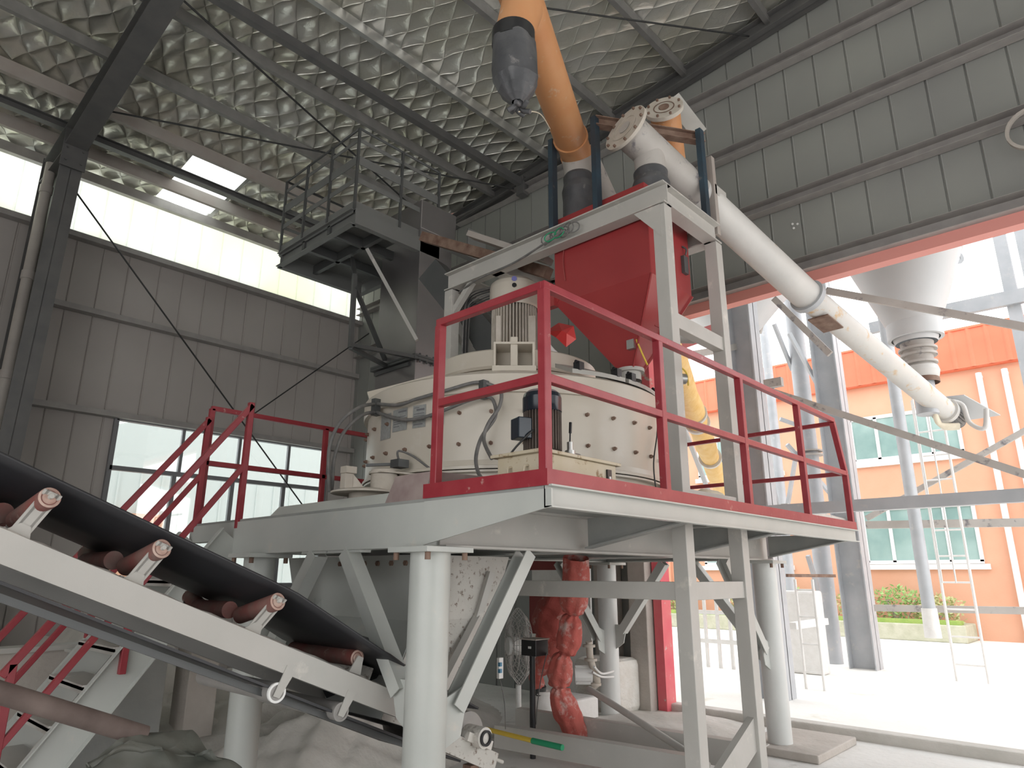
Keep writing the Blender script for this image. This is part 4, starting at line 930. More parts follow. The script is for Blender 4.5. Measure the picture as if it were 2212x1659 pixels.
# troughed carrying belt flattening to the tail pulley
def trough(s_):     # 0 flat .. 1 full trough
    return max(0, min(1, (SE-.55-s_)/.7))
f = MB(); vs = []; n = 14; sts = [-1.2+(SE+1.15)*i/60 for i in range(61)]
ym = (CY0+CY1)/2; hw = .50
SF = 1.86
def flatk(s_): return max(0, min(1, (SF-s_)/.65))
for s_ in sts:
    tr = flatk(s_)
    base = .195+.015*tr if s_ < SF else .20-.06*(s_-SF)/max(.1, SE-SF)
    wd = hw if s_ < SF else hw-.10*min(1, (s_-SF)/.3)
    for k in range(n+1):
        u = -1+2*k/n; e = max(0, abs(u)-.42)/.58; vs.append(cpt(s_, ym+u*(wd+.03*(1-tr)), base+e*(.075*tr+.01)))
m_ = n+1; fs = [(i*m_+k, i*m_+k+1, (i+1)*m_+k+1, (i+1)*m_+k) for i in range(60) for k in range(n)]
o_ = len(vs); vs2 = [v-cup*.012 for v in vs]
f.add(vs+vs2, fs+[tuple(reversed([a+o_ for a in q])) for q in fs]+[(i*m_, (i+1)*m_, (i+1)*m_+o_, i*m_+o_) for i in range(60)]+[(i*m_+n, i*m_+n+o_, (i+1)*m_+n+o_, (i+1)*m_+n) for i in range(60)], True)
part('carrying_belt', f, M['rubber'], bc)
f = MB(); f.bar(cpt(-1.2, ym, -.10), cpt(SE-.05, ym, -.155), .012, .80, (0,1,0)); part('return_belt', f, M['rubber'], bc)
f = MB(); f.bar(cpt(-1.2, CY0+.06, -.16), cpt(SE-.3, CY0+.06, -.17), .03, .03, cup); f.bar(cpt(-1.2, CY1-.1, -.10), cpt(SE-.3, CY1-.1, -.12), .03, .03, cup); part('underside_rod', f, M['dark'], bc)
# tail pulley, bearing, take-up
f = MB(); pc = cpt(SE, ym, .0); f.tube(pc-V((0,.35,0)), pc+V((0,.35,0)), .13, n=32); part('tail_pulley', f, M['rollg'], bc)
f = MB(); pb = cpt(SE, CY0-.06, .0); f.tube(pb-V((0,.05,0)), pb+V((0,.10,0)), .06, n=20); f.bar(pb-cdv*.10-cup*.02+V((0,.03,0)), pb+cdv*.12-cup*.02+V((0,.03,0)), .08, .05, cup); b1 = part('bearing', f, M['block'], bc)
f = MB(); f.lathe(pb-V((0,.05,0)), (0,-1,0), [(.045,0),(.045,.015),(.032,.015),(.032,0)], 20); part('bearing_ring', f, M['black'], b1)
f = MB(); f.bar(cpt(SE-.35, CY0-.02, -.08), cpt(SE+.22, CY0-.02, -.10), .05, .11, cup); f.tube(cpt(SE+.2, CY0-.02, -.08), cpt(SE+.3, CY0-.02, -.08), .012, n=8); part('take_up_frame', f, M['mud'], bc)
for (s_, y) in ((SE-.28, CY0-.0), (SE+.05, CY0-.0)):
    q = cpt(s_, y, -.15); f = MB(); f.bar((q.x, y, 0), (q.x, y, q.z), .07, .07); part('support_leg', f, M['rust'] if s_ > SE else M['maroon'], bc)
# idler sets
def idler(s_, root=True):
    it = MB(); p_ = cpt(s_, 0, 0)
    g_ = bpy.data.objects.new('idler_set', None); COL.objects.link(g_); g_.parent = bc; g_.location = cpt(s_, ym, .06)-wloc(bc)
    for sg, yy in ((-1, CY0), (1, CY1)):
        a = cpt(s_, ym+sg*.20, .135); b = cpt(s_, ym+sg*.51, .215)
        f = MB(); f.tube(a, b, .042, n=24); r_ = part('side_roller', f, M['roller'], g_)
        d__ = (b-a).normalized(); f = MB(); f.lathe(b, d__, [(.041,.0),(.034,.005),(.029,-.002),(.021,.005),(0,.005)], 24); part('roller_end', f, M['rend'], r_)
        f = MB(); f.tube(b, b+d__*.022, .010, n=8); part('axle_pin', f, M['greyl'], r_)
        f = MB(); bb0 = cpt(s_, ym+sg*.385, .058); tip = b+d__*.012+cup*.018
        f.bar(bb0, tip, .05, .006, V((0, sg, 0)) if False else cdv.cross((tip-bb0).normalized())); f.bar(bb0-cdv*.025, tip-cdv*.025, .006, .02, cdv); f.bar(bb0+cdv*.025, tip+cdv*.025, .006, .02, cdv)
        f.prism([cpt(s_-.05, ym+sg*.385, .058), cpt(s_+.05, ym+sg*.385, .058), bb0+(tip-bb0)*.25+cdv*.02, bb0+(tip-bb0)*.25-cdv*.02], V((0, sg*.006, 0)))
        part('bracket', f, M['greyl'], g_)
    f = MB(); f.tube(cpt(s_-.06, ym-.19, .14), cpt(s_-.06, ym+.19, .14), .042, n=20); part('centre_roller', f, M['roller'], g_)
    f = MB(); f.bar(cpt(s_-.03, ym-.38, .066), cpt(s_-.03, ym+.38, .066), .05, .012, cup); part('cross_angle', f, M['rollg'], g_)
    return g_
for px, py in ((112, 1068), (347, 1190), (600, 1300)):
    q = on(px, py, 1, ym-.51); s_ = (q.x-CO.x)/cdv.x - .235*slope*0
    q2 = q-CO; idler(q2.x*cdv.x+q2.z*cdv.z)
s_ = 1.82
f = MB(); f.tube(cpt(s_, CY0+.06, .150), cpt(s_, CY1-.04, .150), .044, n=28); fr0 = part('flat_roller', f, M['roller'], bc)
f = MB(); f.lathe(cpt(s_, CY0+.06, .150), (0,-1,0), [(.042,.0),(.034,.005),(.029,-.002),(.021,.005),(0,.005)], 24); part('roller_end', f, M['rend'], fr0)
f = MB(); f.prism([cpt(s_-.045,CY0+.03,.05), cpt(s_+.045,CY0+.03,.05), cpt(s_+.018,CY0+.03,.16), cpt(s_-.018,CY0+.03,.16)], (0,.008,0)); part('roller_bracket', f, M['greyl'], bc)
for px, py in ((600, 1497), (735, 1548)):
    q = on(px, py, 1, CY0-.03)-CO; s_ = q.x*cdv.x+q.z*cdv.z; h_ = q.x*cup.x+q.z*cup.z
    if px == 735: h_ = -.13
    f = MB(); f.tube(cpt(s_, CY0-.02, h_), cpt(s_, CY1+.02, h_), .045, n=28); part('return_roller', f, M['rollg'], bc)
    f = MB(); f.lathe(cpt(s_, CY0-.02, h_), (0,-1,0), [(.047,-.01),(.047,.004),(.036,.004),(.036,-.002)], 28); part('roller_rim', f, M['white'] if px < 700 else M['rollg'], bc)
    f = MB(); f.prism([cpt(s_-.01,CY0-.03,-.02), cpt(s_+.05,CY0-.03,-.02), cpt(s_+.02,CY0-.03,h_-.02), cpt(s_-.015,CY0-.03,h_-.02)], (0,.006,0)); part('hanger_bracket', f, M['greyl'], bc)

# discharge chute under the mixer
ch = thing('mixer_chute', (4.3, 4.3, .9), 'splattered pale steel discharge chute under the mixer above the belt tail', 'chute')
f = MB()
A_ = on(905, 1212, 1, 3.72); B_ = on(1098, 1212, 1, 3.72); Dy = on(625, 1212, 0, A_.x).y
zt0 = 1.735
tp = [(A_.x,3.72,zt0),(B_.x,3.72,zt0),(B_.x,Dy,zt0),(A_.x,Dy,zt0)]
a1_ = on(905, 1330, 1, 3.74); b1_ = on(1062, 1330, 1, 3.74)
md = [(A_.x+.02,3.74,1.30),(b1_.x,3.74,1.30),(b1_.x,Dy-.15,1.30),(A_.x+.02,Dy-.15,1.30)]
bt_ = [(2.62,3.46,.80),(3.12,3.46,.62),(3.12,3.98,.62),(2.62,3.98,.80)]
vs_ = tp+md+bt_
for nm_, mm__, fs_ in (('left_plate', 'grey', [(3,0,4,7),(7,4,8,11)]), ('front_plate', 'mud', [(0,1,5,4),(4,5,9,8)]), ('rear_plates', 'greyl', [(1,2,6,5),(2,3,7,6),(5,6,10,9),(6,7,11,10)])):
    f = MB(); f.add(vs_, fs_); o_ = part(nm_, f, M[mm__], ch, fixn=False); so = o_.modifiers.new('plate', 'SOLIDIFY'); so.thickness = .008
f = MB()
for q in ((.25,), (.75,)):
    x = A_.x+(B_.x-A_.x)*q[0]; x2 = 2.62+.5*q[0]
    g0 = MB(); g0.bar((x, 3.69, 1.62), (A_.x+.02+(b1_.x-A_.x-.02)*q[0], 3.71, 1.30), .05, .05); g0.bar((A_.x+.02+(b1_.x-A_.x-.02)*q[0], 3.71, 1.30), (x2, 3.43, .85), .05, .05); part('stiffener', g0, M['greyl'], ch)
for k in range(6):
    f = MB(); y = 3.85+.16*k; f.tube((A_.x-.02, y, 1.68), (A_.x, y, 1.68), .02, n=6); part('chute_bolt', f, M['rust'], ch)
f = MB(); f.lathe((2.75,3.95,1.0), (-.9,-.3,.1), [(0,.04),(.22,.04),(.22,-.04),(0,-.04)], 30); one('rubber_skirt_disc', f, M['rubber'], 'dark round rubber flap behind the belt at the chute', 'rubber flap')
f = MB(); f.bar((2.42,3.72,1.10), (2.64,3.62,1.02), .10, .09); one('skirt_block', f, M['mud'], 'splattered steel block above the belt in front of the dark rubber flap', 'block')

# ------------------------------------------------------------------ things under and behind the platform
def heap(name, c, rx, ry, h_, m, label, cat, seed=1, n=40):
    rnd = random.Random(seed); f = MB(); vs = []
    ph = [rnd.uniform(0, 6) for _ in range(8)]
    for i in range(n+1):
        for k in range(n+1):
            u = -1+2*i/n; v = -1+2*k/n; r_ = math.hypot(u, v)
            z = h_*max(0, 1-r_)**.8
            z *= 1+.25*math.sin(u*5+ph[0])*math.sin(v*6+ph[1])+.12*math.sin(u*13+ph[2])*math.sin(v*15+ph[3])
            z += .03*h_*math.sin(u*31+ph[4])*math.sin(v*29+ph[5])*(r_ < .95)
            vs.append((c[0]+u*rx, c[1]+v*ry, max(-.01, z-.005)))
    f.add(vs, [(i*(n+1)+k, (i+1)*(n+1)+k, (i+1)*(n+1)+k+1, i*(n+1)+k+1) for i in range(n) for k in range(n)], True)
    o_ = part(name, f, m, None, None, 0, False); tag(o_, label, cat); o_['kind'] = 'stuff'; return o_
heap('powder_heap', (4.3, 7.3), 2.6, 2.0, .75, M['dust'], 'large heap of pale powder behind the left platform pillars', 'powder', 3, 70)
heap('powder_heap', (3.9, 5.7), 1.5, .9, .62, M['dust'], 'pale powder heap right under the belt between the two left pillars', 'powder', 12, 60)
heap('powder_heap', (2.6, 8.6), 1.8, 2.6, 1.15, M['dust'], 'pale powder heap against the left wall seen through the stairs', 'powder', 5, 60)
heap('powder_heap', (6.9, 4.4), 1.3, 1.2, .12, M['dust'], 'low drift of white powder round the feet of the right pillars', 'powder', 8, 50)
# bin wall with pale capping behind the stairs
f = MB(); f.box(-1.5, 2.2, 7.0, 7.2, 0, .98); w_ = one('bin_wall', f, M['conc2'], 'low concrete bin wall behind the staircase', 'wall')
w_['kind'] = 'structure'
f = MB(); f.box(-1.5, 2.22, 6.98, 7.22, .98, 1.02); one('wall_capping', f, M['greyl'], 'pale steel strip capping the low wall behind the stairs', 'strip')
# grey cabinet with a square handle plate
cb = thing('steel_cabinet', (2.2, 6.5, 0), 'dark grey steel cabinet with a square latch plate below the stairs', 'cabinet')
f = MB(); f.box(1.92, 2.55, 6.35, 6.85, 0, .98); part('body', f, M['deck'], cb, bev=.006)
f = MB(); f.box(1.90, 2.57, 6.33, 6.87, .98, 1.0); part('top_edge', f, M['greyl'], cb)
q = on(365, 1530, 0, 1.92)
f = MB(); f.box(1.905, 1.92, 6.42, 6.60, .58, .76); lt = part('latch_plate', f, M['grey'], cb, bev=.003)
f = MB(); f.box(1.895, 1.906, 6.50, 6.52, .64, .70); part('latch', f, M['black'], lt)
f = MB(); f.box(2.72, 2.98, 6.3, 6.6, 0, 1.15); one('concrete_post', f, M['conc2'], 'pale concrete post beside the cabinet, left of the pillar', 'post', bev=.01)
# foreground pipe and sheet at the lower left
f = MB(); f.tube(dep(-60, 1478, 2.3), dep(312, 1590, 2.6), .036, n=20); one('rusty_pipe', f, M['pipeb'], 'dusty brown pipe crossing the lower left corner in the foreground', 'pipe')
f = MB(); a_ = [dep(312,1588,2.6), dep(415,1578,2.7), dep(520,1665,2.6), dep(480,1760,2.4), dep(200,1760,2.3), dep(190,1640,2.4), dep(250,1605,2.5)]
ctr = sum(a_, V((0,0,0)))/len(a_)+V((.02,.03,.05)); k_ = len(a_)
rr = random.Random(4)
ring = [(p_*.55+ctr*.45)+V((rr.uniform(-.03,.03), rr.uniform(-.03,.03), rr.uniform(-.05,.05))) for p_ in a_]
f.add(a_+ring+[ctr], [(i,(i+1)%k_,k_+(i+1)%k_,k_+i) for i in range(k_)]+[(k_+i,k_+(i+1)%k_,2*k_) for i in range(k_)])
ts = part('crumpled_sheet', f, M['tarp']); tag(ts, 'crumpled grey green sheet at the bottom left under the pipe', 'tarpaulin')
sb_ = ts.modifiers.new('sub', 'SUBSURF'); sb_.subdivision_type = 'SIMPLE'; sb_.levels = 5; sb_.render_levels = 5
tx_ = bpy.data.textures.new('folds', 'CLOUDS'); tx_.noise_scale = .22
dp_ = ts.modifiers.new('folds', 'DISPLACE'); dp_.texture = tx_; dp_.strength = .12; dp_.mid_level = .5
sm_ = ts.modifiers.new('solid', 'SOLIDIFY'); sm_.thickness = .006
# long floor beams
for (a, b, lab) in (((on(1075,1575,2,.30)), (on(1560,1640,2,.30)), 'pale steel channel lying on the floor in the foreground below the platform'), ((on(1130,1545,2,.30)), (on(1580,1620,2,.22)), 'pale floor channel running behind the tied red hose')):
    pass
fb1 = (4.75, 4.75, .24); fb2 = (5.1, 2.2, .24)
f = MB(); f.chan(on(1075,1588,2,.24), on(1520,1665,2,.24), .10, .18, .008); one('floor_beam', f, M['greyl'], 'nearer pale steel channel low on the floor under the platform', 'beam')
f = MB(); f.chan(on(1120,1552,2,.22), on(1660,1640,2,.22), .10, .20, .008); one('floor_beam', f, M['greyl'], 'farther pale steel channel low on the floor behind the tied hose end', 'beam')
f = MB(); f.tube(dep(1272,1488,6.6), dep(1530,1655,5.3), .03, n=12); one('thin_post', f, M['greyl'], 'thin pale pipe leaning diagonally beside the right tower leg', 'pipe')
# broom handle, yellow with green grip
f = MB(); a_ = on(1050,1575,2,.36); b_ = on(1150,1600,2,.36); c_ = on(1215,1615,2,.36)
br = thing('broom', b_, 'yellow stick with a green wrapped grip resting on the floor beam', 'stick')
f.tube(a_, b_, .018, n=10); part('stick', f, M['yell'], br); f = MB(); f.tube(b_, c_, .022, n=10); part('grip', f, M['green'], br)

# tied red fabric hose hanging from the platform
hs = thing('tied_red_hose', (6.1, 4.55, 0), 'dusty red cloth hose tied into bulging sections, hanging below the platform', 'hose')
hx = [(1245,1205,.12),(1240,1290,.128),(1239,1318,.10),(1238,1328,.05),(1234,1342,.10),(1230,1375,.118),(1224,1402,.095),(1220,1412,.05),(1214,1428,.10),(1210,1455,.12),(1208,1474,.10),(1208,1484,.05),(1210,1500,.10),(1222,1530,.125),(1235,1560,.115),(1250,1595,.10),(1262,1606,.03)]
D0 = 6.3
P_ = [dep(a, b, D0-.0*i) for i, (a, b, r_) in enumerate(hx)]
def cloth(pts, rad, n=20, sub=5, amp=.10, seed=2):
    f = MB(); Q = []; R_ = []
    for i in range(len(pts)-1):
        a = pts[max(i-1,0)]; b = pts[i]; c = pts[i+1]; d = pts[min(i+2,len(pts)-1)]
        for k in range(sub):
            t_ = k/sub; Q.append(.5*((2*b)+(c-a)*t_+(2*a-5*b+4*c-d)*t_*t_+(3*b-a-3*c+d)*t_**3)); R_.append(rad[i]+(rad[i+1]-rad[i])*(t_*t_*(3-2*t_)))
    Q.append(pts[-1]); R_.append(rad[-1]); vs = []; nr = None
    for i, p in enumerate(Q):
        d = (Q[min(i+1,len(Q)-1)]-Q[max(i-1,0)]).normalized()
        if nr is None: nr = d.orthogonal().normalized()
        nr = (nr-d*nr.dot(d)).normalized(); b = d.cross(nr)
        for k in range(n):
            a = 2*PI*k/n; w__ = 1+amp*math.sin(a*3+i*.35+seed)*math.sin(i*.9+seed)+amp*.6*math.sin(a*7+seed*2+math.sin(i*.5)) + .22*max(0, 1-R_[i]/max(rad))*math.cos(a*8+seed)
            vs.append(p+(nr*math.cos(a)+b*math.sin(a))*R_[i]*w__)
    f.add(vs, [(i*n+k, i*n+(k+1)%n, (i+1)*n+(k+1)%n, (i+1)*n+k) for i in range(len(Q)-1) for k in range(n)], True)
    return f
part('hose_cloth', cloth(P_, [a[2] for a in hx], 40, 5, .07), M['redfab'], hs)
for i in (3, 7, 11):
    f = MB(); f.tube(P_[i]+V((0,0,.008)), P_[i]-V((0,0,.008)), hx[i][2]*1.15, n=16); part('tie', f, M['maroon'], hs)
# crumpled red cloth sleeve on the duct behind
sl = thing('red_cloth_sleeve', dep(1200,1450,7.6), 'bulky creased red cloth sleeve bending down to a dusty valve, left of the hose', 'cloth sleeve')
part('upper_cloth', cloth([dep(1215,1270,7.5), dep(1203,1310,7.5), dep(1193,1345,7.5), dep(1203,1380,7.5), dep(1210,1400,7.5)], [.14,.20,.21,.18,.13], 28, 6, .09, 1), M['redfab2'], sl)
part('lower_cloth', cloth([dep(1218,1365,7.45), dep(1203,1400,7.4), dep(1178,1430,7.4), dep(1160,1455,7.4), dep(1163,1482,7.4)], [.13,.13,.11,.075,.07], 24, 6, .09, 3), M['redfab'], sl)
part('loose_flap', cloth([dep(1180,1320,7.6), dep(1176,1360,7.6), dep(1172,1392,7.6), dep(1180,1397,7.55)], [.05,.07,.08,.03], 16, 5, .2, 5), M['redfab'], sl)
f = MB(); f.tube(dep(1168,1482,7.4), dep(1167,1500,7.4), .06, n=20); part('dark_spigot', f, M['dark'], sl)
vb = thing('dusty_valve', dep(1178,1515,7.4), 'dust-covered rounded valve body under the red cloth sleeve', 'valve')
f = MB(); c = dep(1175,1520,7.4); f.sphere(c, .13, 20, 12, (1,1,1.1)); f.lathe(c, (0,0,1), [(0,.10),(.11,.10),(.11,.13),(0,.13)], 20); part('body', f, M['whited'], vb)
f = MB(); f.box(c.x+.1, c.x+.6, c.y-.3, c.y+.1, .0, .3); part('gear_box', f, M['whited'], vb, bev=.03)
f = MB(); f.tube((c.x,c.y,0), (c.x,c.y,c.z-.05), .05, n=14); part('stand', f, M['whited'], vb)
# red panels behind
f = MB(); c = dep(1180,1230,8.0); f.box(c.x-.02, c.x+.02, c.y-.30, c.y+.35, 1.66, 1.96); one('red_board', f, M['maroon'], 'dark red panel behind the crossbar under the platform', 'panel')
f = MB(); c = dep(1168,1330,7.9); f.box(c.x-.02, c.x+.02, c.y-.14, c.y+.16, c.z-.2, c.z+.22); one('control_box', f, M['maroon'], 'maroon box on the pale panel behind the red cloth sleeve', 'box', bev=.005)
f = MB(); c = dep(1205,1380,9.0); f.box(c.x, c.x+.03, c.y-.55, c.y+.45, 0, 2.0); one('machine_cover', f, M['whited'], 'pale cream machine panel behind the red cloth sleeve', 'panel')
# industrial fan edge on, wrapped in clear film
fn = thing('industrial_fan', dep(1115,1560,7.2), 'tall wire-guarded industrial fan seen edge-on left of the black box', 'fan')
fc = dep(1120,1395,7.2); fax = V((.85,-.53,0)); fu = V((0,0,1)); fv = fax.cross(fu).normalized()
for off_ in (-.07, 0, .07):
    for rr_ in ((.38,) if off_ == 0 else (.1,.2,.3)):
        f = MB(); f.path([fc+fax*off_+(fu*math.cos(a)+fv*math.sin(a))*rr_ for a in [2*PI*k/24 for k in range(25)]], .006, 5, 1); part('guard_ring', f, M['wire'], fn)
f = MB()
for k in range(30):
    a = 2*PI*k/30; d = fu*math.cos(a)+fv*math.sin(a)
    for s_ in (-1, 1): f.path([fc+fax*.08*s_+d*.06, fc+fax*.09*s_+d*.25, fc+d*.38], .003, 4, 3)
gd = part('guard_wires', f, M['wire'], fn); gd['kind'] = 'stuff'
f = MB(); f.tube(fc-fax*.12, fc+fax*.04, .09, n=20); part('motor', f, M['plastic'], fn)
f = MB(); f.tube((fc.x,fc.y,0), (fc.x,fc.y,fc.z-.38), .03, n=12); f.tube((fc.x,fc.y,0), (fc.x,fc.y,.04), .25, n=24); part('stand', f, M['plastic'], fn)
# black box on a pole
bb = thing('black_junction_box', dep(1152,1590,6.4), 'black electrical box on a black pole with a hanging cable', 'electrical box')
c = dep(1155,1397,6.4)
f = MB(); f.box(c.x-.09, c.x+.09, c.y-.09, c.y+.09, c.z-.075, c.z+.065); part('box', f, M['black'], bb, bev=.006)
f = MB(); f.box(c.x-.1, c.x+.1, c.y-.1, c.y+.1, c.z+.065, c.z+.075); part('dusty_lid', f, M['conc2'], bb)
f = MB(); q = c+V((-.092,-.02,0)); f.box(q.x-.002, q.x+.002, q.y-.015, q.y+.02, q.z-.01, q.z+.01); part('white_tag', f, M['white'], bb)
f = MB(); c2 = dep(1150,1420,6.4); f.tube((c2.x,c2.y,0), (c2.x,c2.y,c2.z+.05), .027, n=14); part('pole', f, M['black'], bb)
f = MB(); f.path([c+V((.06,-.1,-.05)), dep(1168,1470,6.3), dep(1160,1530,6.3), dep(1158,1565,6.3)], .005, 6); part('cable', f, M['hose'], bb)
# hanging power strip
ps = thing('power_strip', dep(1080,1443,5.6), 'white power strip hanging on a cable beside the slanted brace', 'power strip')
c = dep(1080,1443,5.6)
f = MB(); f.bar(c+V((0,0,-.08)), c+V((0,0,.08)), .05, .03); part('body', f, M['white'], ps, bev=.003)
for z in (-.02, .03):
    f = MB(); q = c+V((-.014,-.014,z)); f.box(q.x-.012,q.x+.012,q.y-.012,q.y+.012,q.z-.015,q.z+.015); part('socket', f, mat('socket_blue', (.08,.25,.4), .5), ps)
f = MB(); f.path([c+V((0,0,-.09)), dep(1083,1480,5.6), dep(1090,1520,5.6), dep(1092,1575,5.6)], .004, 6); part('cable', f, M['hose'], ps)
f = MB(); f.path([c+V((0,0,.09)), dep(1080,1380,5.6), dep(1085,1225,5.6)], .003, 5); part('hanging_cord', f, M['hose'], ps)
# small motor pump and pipes right of the hose
mp_ = thing('small_pump', dep(1265,1480,7.0), 'small ribbed motor with rusty pipe fittings behind the hanging hose', 'pump')
c = dep(1262,1458,7.0); f = MB(); f.tube(c-rt*.10, c+rt*.08, .075, n=24)
for k in range(20):
    a = 2*PI*k/20; q = (V((0,0,1))*math.cos(a)+fw*math.sin(a))*.08; f.bar(c-rt*.09+q, c+rt*.06+q, .012, .004, rt.cross(q))
part('motor', f, M['white'], mp_)
f = MB(); c2 = dep(1290,1440,7.0); f.path([dep(1272,1385,7.0), dep(1275,1420,7.0), dep(1283,1450,7.0), dep(1290,1475,7.0), dep(1270,1490,7.0)], .035, 12)
for p_ in ((1272,1395),(1276,1425),(1285,1478)): q = dep(*p_, 7.0); f.tube(q+V((0,0,.012)), q-V((0,0,.012)), .065, n=20)
part('pipe_fitting', f, M['creamd'], mp_)
f = MB(); f.path([dep(1280,1452,6.9), dep(1300,1462,7.0), dep(1325,1462,7.2)], .012, 6); f.path([dep(1283,1440,6.9), dep(1300,1455,7.0), dep(1325,1450,7.2)], .012, 6); part('white_hoses', f, M['white'], mp_)
# opening jamb: concrete column with red edge
f = MB(); f.box(XW-.26, XW-.03, 4.86, 5.12, 0, 5.0); one('jamb_column', f, M['conc2'], 'weathered concrete column beside the opening, behind the platform', 'column', bev=.01)
f = MB(); f.box(XW-.12, XW+.10, 4.72, 4.84, 0, 5.0); one('jamb_post', f, mat('pinkish_red_paint', (.68,.09,.13), .5, 0, (.74,.20,.20), 3, .8, .05, 20, (.55,.48,.42), 6, .6, .66), 'bright red painted post at the edge of the big opening', 'post')
f = MB(); f.box(XW-.32, XW-.06, 5.35, 5.62, 0, 3.5); one('jamb_column', f, M['conc2'], 'grey concrete column left of the one beside the opening', 'column', bev=.01)
f = MB()
def blob(name, c, r_, sc, m, label, cat, seed=1):
    rr = random.Random(seed); f = MB(); f.sphere(c, r_, 28, 18, sc)
    f.v = [(x+.05*r_*math.sin(x*31+seed)*math.sin(z*29), y+.05*r_*math.sin(y*27+seed), max(0, z)+.04*r_*math.sin(z*33+x*21)) for x, y, z in f.v]
    o_ = part(name, f, m); tag(o_, label, cat); return o_
f = MB(); f.box(7.2, 7.75, 5.0, 5.65, 0, .62)
cbk = one('plastered_block', f, M['block'], 'rough dust-caked block standing behind the right pillars', 'block', bev=.08)
# round pillars drip of dust: left sack on deck
sx0 = on(1530, 1095, 1, 2.75).x
sk = MB(); sk.sphere((sx0, 2.75, P+.10), .32, 26, 14, (.95, .55, .60)); sk.v = [(x, y, max(P, z+.01*math.sin(x*23)*math.sin(y*31))) for x, y, z in sk.v]
one('cement_sack', sk, M['sack'], 'pale woven sack lying on the walkway behind the tower leg', 'sack')
# ------------------------------------------------------------------ outside: office building
XF2 = 22.0
ob_ = thing('office_building', (XF2, 6, 0), 'salmon two-storey building with orange metal parapet beyond the yard', 'building')
f = MB(); f.box(XF2, XF2+9, -14, 26, 0, 8.0); part('wall', f, M['facade'], ob_)
# ribbed parapet
f = MB(); pts = []
y = -14.0
while y < 26:
    pts += [(y, 0), (y+.05, -.035), (y+.09, -.035), (y+.14, 0)]; y += .42
vs = [(XF2-.22+o_, y_, z) for y_, o_ in pts for z in (7.18, 8.30)]
f.add(vs, [(2*i, 2*i+1, 2*i+3, 2*i+2) for i in range(len(pts)-1)])
f.box(XF2-.20, XF2+.1, -14, 26, 7.16, 7.20); f.box(XF2-.26, XF2+.1, -14, 26, 8.28, 8.34); part('parapet', f, M['fascia'], ob_, fixn=False)
for y in (1.2, 7.2, 13.2):
    f = MB(); f.box(XF2-.10, XF2, y-.45, y+.45, 0, 7.18); part('pilaster', f, M['facade'], ob_)
def bwin(y0, y1, z0, z1, n_=4):
    f = MB(); fx = XF2-.06
    for z in (z0, z1): f.box(fx, XF2+.02, y0-.04, y1+.04, z-.05, z+.05)
    for k in range(n_+1):
        y = y0+(y1-y0)*k/n_; f.box(fx, XF2+.02, y-.045, y+.045, z0, z1)
    f.box(XF2-.10, XF2, y0-.16, y1+.16, z0-.20, z0-.06)
    fr_ = part('window', f, M['white'], ob_)
    for k in range(n_):
        a = y0+(y1-y0)*k/n_+.045; b = y0+(y1-y0)*(k+1)/n_-.045
        f = MB(); f.box(XF2-.03, XF2-.015, a, b, z0+.05, z1-.05); part('window_pane', f, M['glassg'], fr_)
for (y0, y1) in ((3.50, 6.28), (8.6, 11.4), (14.4, 17.2), (-3.5, -.6)):
    bwin(y0, y1, 4.92, 6.18); bwin(y0, y1, 1.98, 3.48)
for i, px in enumerate((2122, 2180)):
    q = on(px, 850, 0, XF2-.1); f = MB(); f.path([(XF2, q.y, 6.9), (XF2-.12, q.y, 6.88), (XF2-.14, q.y, 6.7), (XF2-.14, q.y, 3.5), (XF2-.14, q.y, 0)], .075, 12, 3); part('drainpipe', f, M['white'], ob_)

f = MB(); f.box(20.7, XF2, 3.9, 18, 0, .42); one('planter_wall', f, M['stone'], 'low mossy planter wall along the foot of the salmon building', 'planter', bev=.03)
f = MB(); f.box(20.76, 21.1, 4.0, 18, .40, .52); tag(part('grass_strip', f, M['grass']), 'bright green grass growing along the planter edge', 'grass', None, 'stuff')
rb = random.Random(11)
BUSH = [(4.6, .75, 'bush at the right end of the planter near the ladder', 1), (5.5, .95, 'taller bush in the planter left of the grey fill pipe', 0), (6.6, .8, 'bush in the planter just right of the wide steel column', 1), (8.6, 1.0, 'bush in the planter seen just left of the wide steel column', 0), (9.9, .8, 'bush in the planter behind the dusty equipment', 1), (12.3, .95, 'bush seen between the two pale tower legs', 1), (13.6, .9, 'leftmost bush seen beside the red post', 0)]
for y, h_, lab, kd in BUSH:
    f = MB()
    for _ in range(420):
        a = rb.uniform(0, 2*PI); rr = rb.random()**.6*.55; z = .40+h_*rb.random()**.8*(1-.35*rr)
        c = V((21.35+rr*math.cos(a)*.7, y+rr*math.sin(a)*1.1, z)); d = V((rb.uniform(-1,1), rb.uniform(-1,1), rb.uniform(-.2,1))).normalized(); s_ = d.cross(V((rb.uniform(-1,1), rb.uniform(-1,1), rb.uniform(-1,1)))).normalized()
        l = rb.uniform(.09,.17); f.add([c, c+d*l*.5+s_*l*.22, c+d*l, c+d*l*.5-s_*l*.22], [(0,1,2,3)])
    b_ = thing('bush', (21.35, y, .42), lab, 'bush')
    part('foliage', f, M['leafp'] if kd else M['leaf'], b_, fixn=False)
    f = MB()
    for k in range(5): f.tube((21.35, y+.06*k-.12, .38), (21.35+rb.uniform(-.2,.2), y+rb.uniform(-.4,.4), .42+h_*.6), .012, n=5)
    part('stems', f, M['conc2'], b_)

